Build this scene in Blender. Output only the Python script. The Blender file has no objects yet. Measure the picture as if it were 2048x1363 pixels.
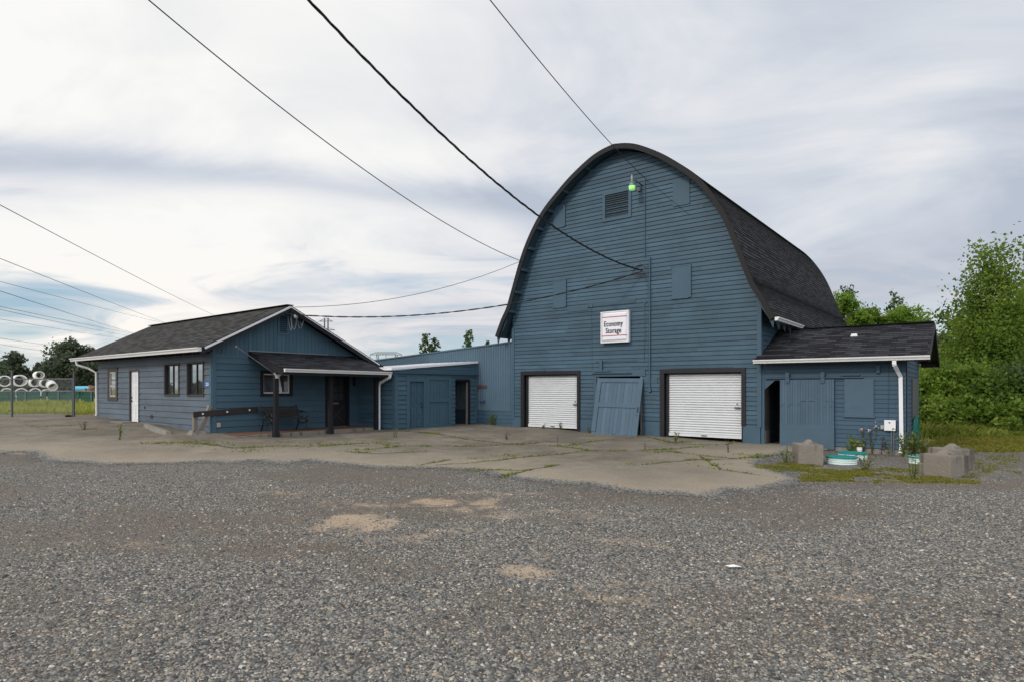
import bpy, math, random
import numpy as np
from mathutils import Vector
from mathutils.geometry import delaunay_2d_cdt

random.seed(7)
RNG = np.random.default_rng(7)
scene = bpy.context.scene
COL = scene.collection
# ------------------------------------------------------------------ camera and image coordinates
F, CX, HZ, EYE = 1209.0, 1024.0, 776.0, 1.45        # focal length, centre and horizon in image pixels; camera height
V3 = lambda x, y, z=0.0: Vector((float(x), float(y), float(z)))
UP = V3(0, 0, 1)
dF = V3(.790, -.613).normalized()                    # along the barn front
dD = V3(-dF.y, dF.x)                                 # into the depth of the barn


class Fr:                                            # a wall frame: s along it, o out of it, z up
    def __init__(self, O, ex, ey, ez=UP):
        self.O, self.ex, self.ey, self.ez = O, ex, ey, ez

    def P(self, s, o, z):
        return self.O + self.ex * s + self.ey * o + self.ez * z


def sz(fr, u, v, o=0.0):                             # image pixel -> (s, z) on an upright wall plane
    O = fr.O + fr.ey * o
    a = (u - CX) / F
    s = (a * O.y - O.x) / (fr.ex.x - a * fr.ex.y)
    y = O.y + s * fr.ex.y
    return s, (EYE - (v - HZ) * y / F - fr.O.z) / fr.ez.z


WB = 9.109                                           # barn width
A = V3(0.0384, 23.184)
B = A + dF * WB
KO = .935                                            # office scaled down by this factor about the camera's eye point
C = V3(-9.5285 * KO, 19.2 * KO, EYE * (1 - KO))  # office corner moved towards the eye point by the same factor
Q = V3(-1.4284, 24.3224)
BARN = Fr(A, dF, -dD)
BSIDE = Fr(B, dD, dF)
SIDE = Fr(C, -dF * KO, -dD * KO, UP * KO)
FRONT = Fr(C, dD * KO, dF * KO, UP * KO)
S2 = Fr(Q, -dD, dF)
SEND = Fr(A + dF * 12.67, dD, dF)

# ------------------------------------------------------------------ ground shape
_GP = np.array([(0.04, 23.2, -.03), (3.6, 20.4, -.10), (7.23, 17.6, -.18), (10.05, 15.4, -.26), (12.3, 18.3, -.30),
                (-1.43, 24.3, .02), (-4.1, 20.9, 0.0), (-8.9, 17.95, .12), (-12.2, 20.5, .24), (-16.1, 23.6, .32),
                (-6.73, 18.3, -.045), (-5.5, 19.9, -.045), (-8.04, 17.2, .03), (0, 13, -.17), (7, 13, -.25), (9, 11.5, -.25), (-8, 13, -.16),
                (0, 4, -.2), (5, 6, -.22), (-5, 6, -.2), (0, 0, -.2), (10, 5, -.22), (-10, 5, -.18), (-18, 12, .0),
                (-20, 24, .3), (-26, 34, .2), (-30, 48, .15), (16, 24, -.25), (25, 30, -.2), (20, 14, -.25), (0, 45, .0), (40, 60, -.1), (-60, 80, .1)])


def ground_np(x, y):
    x = np.asarray(x, float); y = np.asarray(y, float)
    d2 = (x[..., None] - _GP[:, 0]) ** 2 + (y[..., None] - _GP[:, 1]) ** 2
    w = 1.0 / (d2 + .6) ** 1.6
    z = (w * _GP[:, 2]).sum(-1) / w.sum(-1)
    z = z + .012 * np.sin(x * .9 + 1.3) * np.sin(y * 1.1) * np.clip((16 - y) / 8, 0, 1)
    return z


def gz(x, y):
    return float(ground_np(np.array([x]), np.array([y]))[0])


def gp(u, v):                                        # image pixel -> point on the ground
    y = 20.0
    for _ in range(12):
        x = (u - CX) / F * y
        y = F * (EYE - gz(x, y)) / (v - HZ)
    return V3((u - CX) / F * y, y, gz((u - CX) / F * y, y))


def at(u, v, y):                                     # image pixel placed at a given distance
    return V3((u - CX) / F * y, y, EYE - (v - HZ) * y / F)




_LAT = np.random.default_rng(31).random((64, 64))


def vnoise(x, y):
    xi, yi = np.floor(x).astype(int), np.floor(y).astype(int)
    fx_, fy_ = x - xi, y - yi
    fx_, fy_ = fx_ * fx_ * (3 - 2 * fx_), fy_ * fy_ * (3 - 2 * fy_)
    g = lambda i, j: _LAT[i % 64, j % 64]
    return (g(xi, yi) * (1 - fx_) + g(xi + 1, yi) * fx_) * (1 - fy_) + (g(xi, yi + 1) * (1 - fx_) + g(xi + 1, yi + 1) * fx_) * fy_


def fbm(x, y, sc_, oct_=4):
    v, a, t = 0.0, 1.0, 0.0
    for k in range(oct_):
        v = v + a * vnoise(x * sc_ * 2 ** k + 17.3 * k, y * sc_ * 2 ** k + 5.1 * k); t += a; a *= .55
    return v / t


def worn(x, y):                                      # 1 where wheels have worn the stone down to fines
    n = .62 * fbm(x * .45 + y * .25, y * .9 - x * .1, .55) + .38 * fbm(x + 40, y * 1.3 + 11, 1.1)
    return np.clip((n - .47) / .10, 0, 1)


# ------------------------------------------------------------------ objects
ORG = {}


def tag(o, label=None, cat=None, group=None, kind=None):
    if label: o['label'] = label
    if cat: o['category'] = cat
    if group: o['group'] = group
    if kind: o['kind'] = kind
    return o


def thing(name, label, cat, loc, group=None):
    o = bpy.data.objects.new(name, None)
    COL.objects.link(o)
    o.location = loc
    o.empty_display_size = .2
    ORG[o.name] = Vector(loc)
    return tag(o, label, cat, group)


def link_mesh(name, me, parent, mats, base=None, smooth=False):
    o = bpy.data.objects.new(name, me)
    COL.objects.link(o)
    org = ORG[parent.name] if parent else (Vector(base) if base is not None else Vector((0, 0, 0)))
    if org.length > 0:
        n = len(me.vertices)
        a = np.empty(n * 3, np.float32)
        me.vertices.foreach_get('co', a)
        a = a.reshape(-1, 3) - np.array(org, np.float32)
        me.vertices.foreach_set('co', a.ravel())
    if parent:
        o.parent = parent
    else:
        o.location = org
    ORG[o.name] = org
    for m in (mats if isinstance(mats, (list, tuple)) else [mats]):
        me.materials.append(m)
    if smooth:
        me.polygons.foreach_set('use_smooth', [True] * len(me.polygons))
    me.update()
    return o


class MB:
    def __init__(self):
        self.v, self.f, self.t, self.uv = [], [], [], []

    def face(self, pts, tint=.5, uv=None):
        i = len(self.v)
        self.v += [tuple(p) for p in pts]
        self.f.append(tuple(range(i, i + len(pts))))
        self.t.append(tint)
        self.uv.append(uv)

    def hexa(self, p, tint=.5):                      # 4 bottom points, then the 4 above them
        for q in ((3, 2, 1, 0), (4, 5, 6, 7), (0, 1, 5, 4), (1, 2, 6, 5), (2, 3, 7, 6), (3, 0, 4, 7)):
            self.face([p[k] for k in q], tint)

    def box(self, fr, s0, s1, o0, o1, z0, z1, tint=.5):
        P = fr.P
        self.hexa([P(s0, o1, z0), P(s1, o1, z0), P(s1, o0, z0), P(s0, o0, z0), P(s0, o1, z1), P(s1, o1, z1), P(s1, o0, z1), P(s0, o0, z1)], tint)

    def prism(self, fr, poly, o0, o1, tint=.5):      # polygon in (s, z)
        n = len(poly)
        self.face([fr.P(s, o1, z) for s, z in poly], tint)
        self.face([fr.P(s, o0, z) for s, z in reversed(poly)], tint)
        for k in range(n):
            (s0, z0), (s1, z1) = poly[k], poly[(k + 1) % n]
            self.face([fr.P(s0, o1, z0), fr.P(s0, o0, z0), fr.P(s1, o0, z1), fr.P(s1, o1, z1)], tint)

    def beam(self, a, b, w, h, up=UP, tint=.5):      # rectangular bar from a to b
        d = (b - a).normalized()
        x = d.cross(up)
        if x.length < 1e-4: x = d.cross(V3(1, 0, 0))
        x.normalize()
        y = x.cross(d)
        p = []
        for c in (a, b):
            p.append([c - x * w / 2 - y * h / 2, c + x * w / 2 - y * h / 2, c + x * w / 2 + y * h / 2, c - x * w / 2 + y * h / 2])
        self.hexa(p[0] + p[1], tint)

    def tube(self, pts, r, seg=8, tint=.5, cap=True):
        n = len(pts)
        rs = r if isinstance(r, (list, tuple)) else [r] * n
        base = len(self.v)
        px = None
        for i, p in enumerate(pts):
            d = (pts[min(i + 1, n - 1)] - pts[max(i - 1, 0)]).normalized()
            if px is None:
                px = d.cross(UP)
                if px.length < 1e-3: px = d.cross(V3(1, 0, 0))
            px = (px - d * px.dot(d)).normalized()
            py = d.cross(px)
            for k in range(seg):
                an = 2 * math.pi * k / seg
                self.v.append(tuple(p + (px * math.cos(an) + py * math.sin(an)) * rs[i]))
        for i in range(n - 1):
            for k in range(seg):
                a, b = base + i * seg + k, base + i * seg + (k + 1) % seg
                self.f.append((a, a + seg, b + seg, b)); self.t.append(tint); self.uv.append(None)
        if cap:
            self.f.append(tuple(base + k for k in range(seg))); self.t.append(tint); self.uv.append(None)
            self.f.append(tuple(base + (n - 1) * seg + k for k in reversed(range(seg)))); self.t.append(tint); self.uv.append(None)

    def lathe(self, c, prof, seg=24, axis=UP, tint=.5, close=False):   # prof: (radius, height) along axis
        ax = axis.normalized()
        px = ax.cross(UP)
        if px.length < 1e-3: px = V3(1, 0, 0)
        px.normalize(); py = ax.cross(px)
        base = len(self.v); n = len(prof)
        for r, hh in prof:
            for k in range(seg):
                an = 2 * math.pi * k / seg
                self.v.append(tuple(c + ax * hh + (px * math.cos(an) + py * math.sin(an)) * r))
        rng = range(n) if close else range(n - 1)
        for i in rng:
            j = (i + 1) % n
            for k in range(seg):
                k2 = (k + 1) % seg
                self.f.append((base + i * seg + k, base + i * seg + k2, base + j * seg + k2, base + j * seg + k)); self.t.append(tint); self.uv.append(None)

    def build(self, name, mat, parent=None, base=None, smooth=False):
        me = bpy.data.meshes.new(name)
        me.from_pydata(self.v, [], self.f)
        at_ = me.attributes.new('tint', 'FLOAT', 'FACE')
        at_.data.foreach_set('value', np.array(self.t, np.float32))
        if any(u is not None for u in self.uv):
            uvl = me.uv_layers.new(name='UVMap')
            arr = []
            for f, u in zip(self.f, self.uv):
                arr += [c for q in (u if u is not None else [(0, 0)] * len(f)) for c in q]
            uvl.data.foreach_set('uv', np.array(arr, np.float32))
        return link_mesh(name, me, parent, mat, base, smooth)


# ------------------------------------------------------------------ materials
def nmat(name):
    m = bpy.data.materials.new(name)
    m.use_nodes = True
    nt = m.node_tree
    b = nt.nodes['Principled BSDF']
    return m, nt, b


def N(nt, t, **kw):
    n = nt.nodes.new(t)
    for k, v in kw.items():
        if k in n.inputs.keys() if hasattr(n.inputs, 'keys') else False:
            n.inputs[k].default_value = v
        else:
            setattr(n, k, v)
    return n


def ramp(nt, stops, interp='LINEAR'):
    r = nt.nodes.new('ShaderNodeValToRGB')
    r.color_ramp.interpolation = interp
    e = r.color_ramp.elements
    while len(e) < len(stops): e.new(.5)
    for k, (p, c) in enumerate(stops):
        e[k].position = p
        e[k].color = (*c, 1) if len(c) == 3 else c
    return r


def mix(nt, fac, a, b, mode='MIX'):
    m = nt.nodes.new('ShaderNodeMix')
    m.data_type = 'RGBA'; m.blend_type = mode
    for s, v in ((0, fac), (6, a), (7, b)):
        if hasattr(v, 'is_linked') or hasattr(v, 'links'):
            nt.links.new(v, m.inputs[s])
        elif s == 0:
            m.inputs[0].default_value = v
        else:
            m.inputs[s].default_value = (*v, 1) if len(v) == 3 else v
    return m.outputs[2]


def mth(nt, op, a, b=0.0, clamp=False):
    m = nt.nodes.new('ShaderNodeMath'); m.operation = op; m.use_clamp = clamp
    for s, v in ((0, a), (1, b)):
        if hasattr(v, 'links'): nt.links.new(v, m.inputs[s])
        else: m.inputs[s].default_value = v
    return m.outputs[0]


def ocoord(nt, scale=(1, 1, 1), rot=(0, 0, 0)):
    tc = nt.nodes.new('ShaderNodeTexCoord')
    mp = nt.nodes.new('ShaderNodeMapping')
    mp.inputs['Scale'].default_value = scale
    mp.inputs['Rotation'].default_value = rot
    nt.links.new(tc.outputs['Object'], mp.inputs['Vector'])
    return mp.outputs[0]


def noise(nt, vec, scale, detail=3, rough=.55, dist=0.0):
    n = nt.nodes.new('ShaderNodeTexNoise')
    n.inputs['Scale'].default_value = scale; n.inputs['Detail'].default_value = detail
    n.inputs['Roughness'].default_value = rough; n.inputs['Distortion'].default_value = dist
    if vec is not None: nt.links.new(vec, n.inputs['Vector'])
    return n.outputs['Fac']


def attr(nt, name):
    a = nt.nodes.new('ShaderNodeAttribute'); a.attribute_name = name
    return a.outputs['Fac']


def bump(nt, b, hgt, strength=.3, dist=.01):
    bp = nt.nodes.new('ShaderNodeBump')
    bp.inputs['Strength'].default_value = strength; bp.inputs['Distance'].default_value = dist
    nt.links.new(hgt, bp.inputs['Height']); nt.links.new(bp.outputs[0], b.inputs['Normal'])


def sc(c, k): return tuple(min(1, x * k) for x in c)


def painted(name, col, wear=(.25, .25, .24), wear_amt=.12, var=.25, rough=.6, grain=(3, 3, 30), tintamt=.22, wsc=1.2, spec=.3):
    m, nt, b = nmat(name)
    vec = ocoord(nt)
    big = noise(nt, vec, wsc, 4, .6)
    c = mix(nt, big, sc(col, 1 - var), sc(col, 1 + var))
    t = attr(nt, 'tint')
    tm = mth(nt, 'ADD', mth(nt, 'MULTIPLY', mth(nt, 'SUBTRACT', t, .5), tintamt * 2), 1.0)
    hv = nt.nodes.new('ShaderNodeHueSaturation')
    nt.links.new(c, hv.inputs['Color']); nt.links.new(tm, hv.inputs['Value'])
    fine = noise(nt, ocoord(nt, grain), 2.2, 6, .7)
    wr = ramp(nt, [(.55, (0, 0, 0)), (.75, (1, 1, 1))]); nt.links.new(fine, wr.inputs[0])
    old = noise(nt, ocoord(nt, (1, 1, 2.2)), .9, 7, .72, 1.5)
    stn = ramp(nt, [(.50, (1, 1, 1)), (.62, (.78, .80, .80)), (.74, (.62, .64, .64))]); nt.links.new(old, stn.inputs[0])
    aged = mix(nt, mth(nt, 'MULTIPLY', .8, min(1, wear_amt * 2.4)), hv.outputs[0], mix(nt, 1.0, hv.outputs[0], stn.outputs[0], 'MULTIPLY'))
    c2 = mix(nt, mth(nt, 'MULTIPLY', wr.outputs[0], wear_amt), aged, wear)
    nt.links.new(c2, b.inputs['Base Color'])
    b.inputs['Roughness'].default_value = rough
    b.inputs['Specular IOR Level'].default_value = spec
    bump(nt, b, fine, .25, .006)
    return m


def plain(name, col, rough=.6, metal=0.0, var=.12, scale=6, spec=.4):
    m, nt, b = nmat(name)
    n = noise(nt, ocoord(nt), scale, 5, .6)
    nt.links.new(mix(nt, n, sc(col, 1 - var), sc(col, 1 + var)), b.inputs['Base Color'])
    b.inputs['Roughness'].default_value = rough; b.inputs['Metallic'].default_value = metal
    b.inputs['Specular IOR Level'].default_value = spec
    return m


def shingle(name, dark, light, bw=.30, rh=.14, rough=.85, soft=.0):
    m, nt, b = nmat(name)
    tc = nt.nodes.new('ShaderNodeTexCoord')
    br = nt.nodes.new('ShaderNodeTexBrick')
    nt.links.new(tc.outputs['UV'], br.inputs['Vector'])
    br.offset = .37; br.squash = 1.0
    br.inputs['Color1'].default_value = (0, 0, 0, 1); br.inputs['Color2'].default_value = (1, 1, 1, 1)
    br.inputs['Mortar'].default_value = (.0, .0, .0, 1)
    br.inputs['Scale'].default_value = 1.0; br.inputs['Mortar Size'].default_value = .006
    br.inputs['Mortar Smooth'].default_value = .3; br.inputs['Bias'].default_value = 0
    br.inputs['Brick Width'].default_value = bw; br.inputs['Row Height'].default_value = rh
    br_c = ramp(nt, [(.25, (0, 0, 0)), (.75, (1, 1, 1))]); nt.links.new(br.outputs['Color'], br_c.inputs[0])
    br2 = nt.nodes.new('ShaderNodeTexBrick')
    nt.links.new(tc.outputs['UV'], br2.inputs['Vector'])
    br2.offset = .61
    br2.inputs['Color1'].default_value = (0, 0, 0, 1); br2.inputs['Color2'].default_value = (1, 1, 1, 1)
    br2.inputs['Mortar'].default_value = (.5, .5, .5, 1); br2.inputs['Mortar Size'].default_value = 0
    br2.inputs['Scale'].default_value = 1.0
    br2.inputs['Brick Width'].default_value = bw * .57; br2.inputs['Row Height'].default_value = rh
    f = mth(nt, 'ADD', mth(nt, 'MULTIPLY', br_c.outputs[0], .85), mth(nt, 'MULTIPLY', br2.outputs['Color'], .15))
    gr = noise(nt, ocoord(nt), 60, 3, .7)
    f2 = mth(nt, 'ADD', mth(nt, 'MULTIPLY', f, .88), mth(nt, 'MULTIPLY', gr, .12))
    big = noise(nt, ocoord(nt), .5, 4, .6)
    c = mix(nt, f2, dark, light)
    c = mix(nt, mth(nt, 'MULTIPLY', big, .28), c, sc(light, .6))
    nt.links.new(c, b.inputs['Base Color'])
    b.inputs['Roughness'].default_value = rough
    b.inputs['Specular IOR Level'].default_value = .2
    bump(nt, b, f, .6, .012)
    return m


def leafmat(name, dark, mid, light, trans=.3):
    m, nt, b = nmat(name)
    t = attr(nt, 'tint')
    r = ramp(nt, [(0, dark), (.5, mid), (1, light)]); nt.links.new(t, r.inputs[0])
    nt.links.new(r.outputs[0], b.inputs['Base Color'])
    b.inputs['Roughness'].default_value = .55; b.inputs['Specular IOR Level'].default_value = .25
    tr = nt.nodes.new('ShaderNodeBsdfTranslucent')
    hs = nt.nodes.new('ShaderNodeHueSaturation'); hs.inputs['Value'].default_value = 1.3
    nt.links.new(r.outputs[0], hs.inputs['Color']); nt.links.new(hs.outputs[0], tr.inputs['Color'])
    ms = nt.nodes.new('ShaderNodeMixShader'); ms.inputs[0].default_value = trans
    nt.links.new(b.outputs[0], ms.inputs[1]); nt.links.new(tr.outputs[0], ms.inputs[2])
    nt.links.new(ms.outputs[0], nt.nodes['Material Output'].inputs['Surface'])
    return m


M = {}
BLUE = (.051, .096, .133)
M['barn'] = painted('barn_blue_paint', BLUE, var=.30, wear=(.13, .165, .185), wear_amt=.34, tintamt=.30)
M['barn_trim'] = painted('barn_trim_paint', sc(BLUE, 1.0), var=.12, grain=(12, 12, 3))
M['office'] = painted('office_blue_paint', (.058, .112, .150), var=.16, wear_amt=.06)
M['faded'] = painted('office_faded_paint', (.096, .122, .150), wear=(.165, .152, .145), wear_amt=.62, var=.28, grain=(2.5, 2.5, 14), wsc=.8)
M['shed'] = painted('shed_blue_paint', (.047, .090, .130), var=.14, wear_amt=.06)
M['door_blue'] = painted('weathered_door_paint', (.064, .106, .147), var=.20, wear=(.17, .20, .23), wear_amt=.2, grain=(14, 14, 3))
M['tin'] = painted('blue_sheet_metal', (.068, .122, .165), var=.15, rough=.42, wear_amt=.1, grain=(9, 9, 1), spec=.5)
M['black'] = painted('black_trim_paint', (.014, .0135, .017), var=.3, wear=(.06, .05, .045), wear_amt=.25, rough=.55)
M['fascia'] = painted('brown_black_fascia', (.014, .013, .0145), var=.25, wear=(.05, .045, .042), wear_amt=.3, rough=.7)
M['soffit'] = painted('soffit_paint', (.035, .066, .09), var=.2)
M['white'] = plain('white_enamel', (.74, .74, .74), .4, var=.06)
M['gutter'] = plain('white_gutter_enamel', (.66, .65, .63), .42, var=.1, scale=3)
M['shutter'] = painted('white_steel_shutter', (.64, .65, .655), wear=(.45, .43, .40), wear_amt=.14, var=.07, rough=.38, grain=(7, 7, .7), tintamt=0, wsc=1.5, spec=.5)
M['roof_dark'] = shingle('dark_shingles', (.0035, .0035, .0045), (.050, .050, .059), bw=.34)
M['roof_barn'] = shingle('barn_shingles', (.004, .004, .005), (.050, .048, .051), bw=.36)
M['roof_grey'] = shingle('grey_shingles', (.010, .0095, .0095), (.075, .071, .068), bw=.26, rh=.14)
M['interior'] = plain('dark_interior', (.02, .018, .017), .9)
M['rawwood'] = painted('unpainted_boards', (.13, .115, .10), var=.3, wear=(.06, .05, .045), wear_amt=.5, grain=(4, 4, 25))
M['brown_wood'] = painted('dark_brown_timber', (.035, .026, .022), var=.3, wear=(.1, .08, .07), wear_amt=.3, grain=(5, 5, 20))
M['greywood'] = painted('grey_weathered_timber', (.20, .175, .145), var=.25, wear=(.09, .08, .07), wear_amt=.4, grain=(14, 14, 3))
M['iron'] = plain('black_cast_iron', (.012, .012, .014), .45)
M['steel'] = plain('galvanised_steel', (.22, .23, .24), .45, metal=.6)
M['steel_dark'] = plain('dull_grey_pipe', (.10, .105, .115), .5, metal=.3)
M['cable'] = plain('black_cable', (.012, .012, .013), .6)
M['teal'] = plain('teal_plastic_lid', (.012, .20, .19), .5, var=.15)
M['riser'] = plain('pale_green_riser', (.60, .72, .67), .5, var=.08)
M['hose'] = plain('green_hose', (.01, .16, .11), .45)
M['signface'] = plain('white_acrylic_face', (.74, .735, .77), .3, var=.03)
M['signtext'] = plain('black_lettering', (.01, .01, .012), .5)
M['red'] = plain('red_stripe', (.42, .045, .06), .5)
M['plate_blue'] = plain('blue_plate', (.02, .10, .30), .4)
M['brick_brown'] = plain('red_brown_board', (.10, .042, .035), .8, var=.4, scale=25)
M['matting'] = plain('brown_porch_matting', (.15, .078, .05), .95, var=.3, scale=9)
M['paper'] = plain('white_paper', (.75, .75, .74), .7)
M['offwhite'] = plain('yellowed_plastic', (.38, .36, .30), .6)
M['whiteroof'] = plain('white_metal_roofing', (.80, .80, .80), .35, var=.04)
M['pipeconc'] = plain('pale_concrete_pipe', (.78, .76, .75), .85, var=.12, scale=2)
M['bluepipe'] = plain('sky_blue_pipe', (.10, .42, .62), .5)
M['rubble'] = plain('brown_debris', (.22, .13, .08), .9, var=.5, scale=3)
M['slat'] = plain('green_privacy_slat', (.003, .075, .048), .6, var=.35, scale=1.5)
M['bark'] = painted('bark', (.07, .058, .048), var=.3, wear_amt=.3, grain=(8, 8, 2))


def concrete(name, col, stain=.5):
    m, nt, b = nmat(name)
    v = ocoord(nt)
    n1 = noise(nt, v, 3.5, 6, .65)
    n2 = noise(nt, ocoord(nt, (2.4, 2.4, .35)), 2.0, 4, .55)
    n3 = noise(nt, v, 55, 3, .7)
    c = mix(nt, n1, sc(col, .8), sc(col, 1.2))
    rr = ramp(nt, [(.53, (0, 0, 0)), (.66, (1, 1, 1))]); nt.links.new(n2, rr.inputs[0])
    c = mix(nt, mth(nt, 'MULTIPLY', rr.outputs[0], stain), c, (.055, .048, .04))
    c = mix(nt, mth(nt, 'MULTIPLY', n3, .35), c, sc(col, .5))
    nt.links.new(c, b.inputs['Base Color'])
    b.inputs['Roughness'].default_value = .92; b.inputs['Specular IOR Level'].default_value = .15
    bump(nt, b, mth(nt, 'ADD', noise(nt, v, 22, 5, .65), mth(nt, 'MULTIPLY', n3, .6)), .35, .006)
    return m


M['concrete'] = concrete('weathered_concrete', (.235, .208, .175), .8)
M['slab'] = concrete('foundation_concrete', (.25, .23, .20), .25)


def glassy(name, base=(.012, .014, .015), refl=.45, tint=(.8, .85, .9)):
    m, nt, b = nmat(name)
    b.inputs['Base Color'].default_value = (*base, 1); b.inputs['Roughness'].default_value = .35
    g = nt.nodes.new('ShaderNodeBsdfGlossy'); g.inputs['Roughness'].default_value = .02
    g.inputs['Color'].default_value = (*tint, 1)
    ms = nt.nodes.new('ShaderNodeMixShader'); ms.inputs[0].default_value = refl
    nt.links.new(b.outputs[0], ms.inputs[1]); nt.links.new(g.outputs[0], ms.inputs[2])
    nt.links.new(ms.outputs[0], nt.nodes['Material Output'].inputs['Surface'])
    return m


M['glass'] = glassy('window_glass', refl=.5)
M['glass_dim'] = glassy('porch_window_glass', base=(.03, .033, .036), refl=.12)
m, nt, b = nmat('glowing_green_lens')
b.inputs['Base Color'].default_value = (.3, .8, .3, 1)
b.inputs['Emission Color'].default_value = (.36, .82, .16, 1); b.inputs['Emission Strength'].default_value = .55
M['lens'] = m

M['leaf_bright'] = leafmat('sunny_green_leaves', (.055, .115, .012), (.14, .245, .026), (.27, .37, .06), .5)
M['leaf_mid'] = leafmat('green_leaves', (.042, .088, .011), (.12, .195, .024), (.25, .32, .055), .5)
M['leaf_dark'] = leafmat('dark_green_leaves', (.025, .052, .014), (.066, .108, .03), (.13, .18, .065), .45)
M['leaf_far'] = leafmat('far_green_needles', (.045, .062, .045), (.085, .11, .07), (.15, .18, .11), .4)
M['grass'] = leafmat('tall_grass_blades', (.07, .125, .016), (.19, .25, .035), (.46, .43, .12), .5)
M['drygrass'] = leafmat('yellow_moss_and_grass', (.10, .14, .022), (.27, .26, .045), (.40, .27, .085), .5)
M['weed'] = leafmat('weed_leaves', (.045, .095, .014), (.14, .20, .028), (.32, .30, .06), .4)
M['redweed'] = leafmat('reddish_weed_leaves', (.05, .03, .012), (.14, .07, .03), (.22, .13, .06))
M['thistle'] = plain('pink_thistle_heads', (.45, .33, .36), .9)
M['cream'] = plain('pale_elder_flowers', (.42, .38, .33), .9)


def ramp_(nt, f, a, b_):
    r = ramp(nt, [(a, (0, 0, 0)), (b_, (1, 1, 1))]); nt.links.new(f, r.inputs[0])
    return r.outputs[0]


def gravel_material():
    m, nt, b = nmat('gravel')
    v = ocoord(nt)
    def cells(scale, stops):
        vo = nt.nodes.new('ShaderNodeTexVoronoi'); vo.inputs['Scale'].default_value = scale
        nt.links.new(v, vo.inputs['Vector'])
        sp = nt.nodes.new('ShaderNodeSeparateColor'); nt.links.new(vo.outputs['Color'], sp.inputs[0])
        r = ramp(nt, stops); nt.links.new(sp.outputs[0], r.inputs[0])
        edge = ramp(nt, [(.25, (1, 1, 1)), (.75, (.25, .25, .25))]); nt.links.new(mth(nt, 'MULTIPLY', vo.outputs['Distance'], 1.0), edge.inputs[0])
        return mix(nt, 1.0, r.outputs[0], edge.outputs[0], 'MULTIPLY'), vo.outputs['Distance']
    st = [(0, (.06, .062, .062)), (.3, (.15, .155, .155)), (.55, (.25, .25, .242)), (.75, (.32, .308, .285)), (.93, (.37, .295, .225)), (1, (.55, .54, .52))]
    st2 = [(0, (.12, .105, .092)), (.5, (.205, .178, .152)), (.85, (.29, .25, .21)), (1, (.40, .37, .33))]
    c1, d1 = cells(42, st)
    c2, d2 = cells(90, st2)
    n = noise(nt, ocoord(nt, (.55, 1.0, 1), (0, 0, .2)), .75, 5, .6, .6)
    r = ramp(nt, [(.40, (0, 0, 0)), (.60, (1, 1, 1))]); nt.links.new(n, r.inputs[0])
    wn = attr(nt, 'worn')
    wmask = ramp_(nt, mth(nt, 'ADD', mth(nt, 'MULTIPLY', wn, .7), mth(nt, 'MULTIPLY', noise(nt, v, 9, 4, .65), .3)), .32, .62)
    c = mix(nt, mth(nt, 'ADD', .18, mth(nt, 'MULTIPLY', wmask, .68)), c1, c2)
    ft = attr(nt, 'field')                            # grassy soil away from the yard
    bare = attr(nt, 'bare')
    nb = noise(nt, v, 4.5, 7, .75, .8)
    bm = ramp(nt, [(.59, (0, 0, 0)), (.77, (1, 1, 1))])
    nt.links.new(mth(nt, 'ADD', mth(nt, 'MULTIPLY', bare, .40), mth(nt, 'MULTIPLY', nb, .92)), bm.inputs[0])
    pale_tan = mix(nt, noise(nt, v, 40, 4, .7), (.23, .18, .135), (.50, .405, .30))  # tan dust of the bare spots
    c = mix(nt, mth(nt, 'MULTIPLY', bm.outputs[0], mth(nt, 'MULTIPLY', bare, 2.2, True)), c, pale_tan)
    bn = noise(nt, ocoord(nt, (.5, 1.2, 1), (0, 0, .3)), .35, 4, .6)
    br = ramp(nt, [(.42, (1.14, 1.12, 1.07)), (.54, (1.12, 1.07, 1.01)), (.68, (1.05, .95, .86))]); nt.links.new(bn, br.inputs[0])
    c = mix(nt, 1.0, c, br.outputs[0], 'MULTIPLY')
    soil = mix(nt, noise(nt, v, 1.1, 5, .7), (.20, .21, .05), (.42, .36, .13))
    c = mix(nt, ft, c, soil)
    nt.links.new(c, b.inputs['Base Color'])
    b.inputs['Roughness'].default_value = .85; b.inputs['Specular IOR Level'].default_value = .25
    hh = mth(nt, 'ADD', mth(nt, 'MULTIPLY', d1, -.8), mth(nt, 'MULTIPLY', d2, -.35))
    bump(nt, b, hh, .9, .016)
    return m


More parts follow.
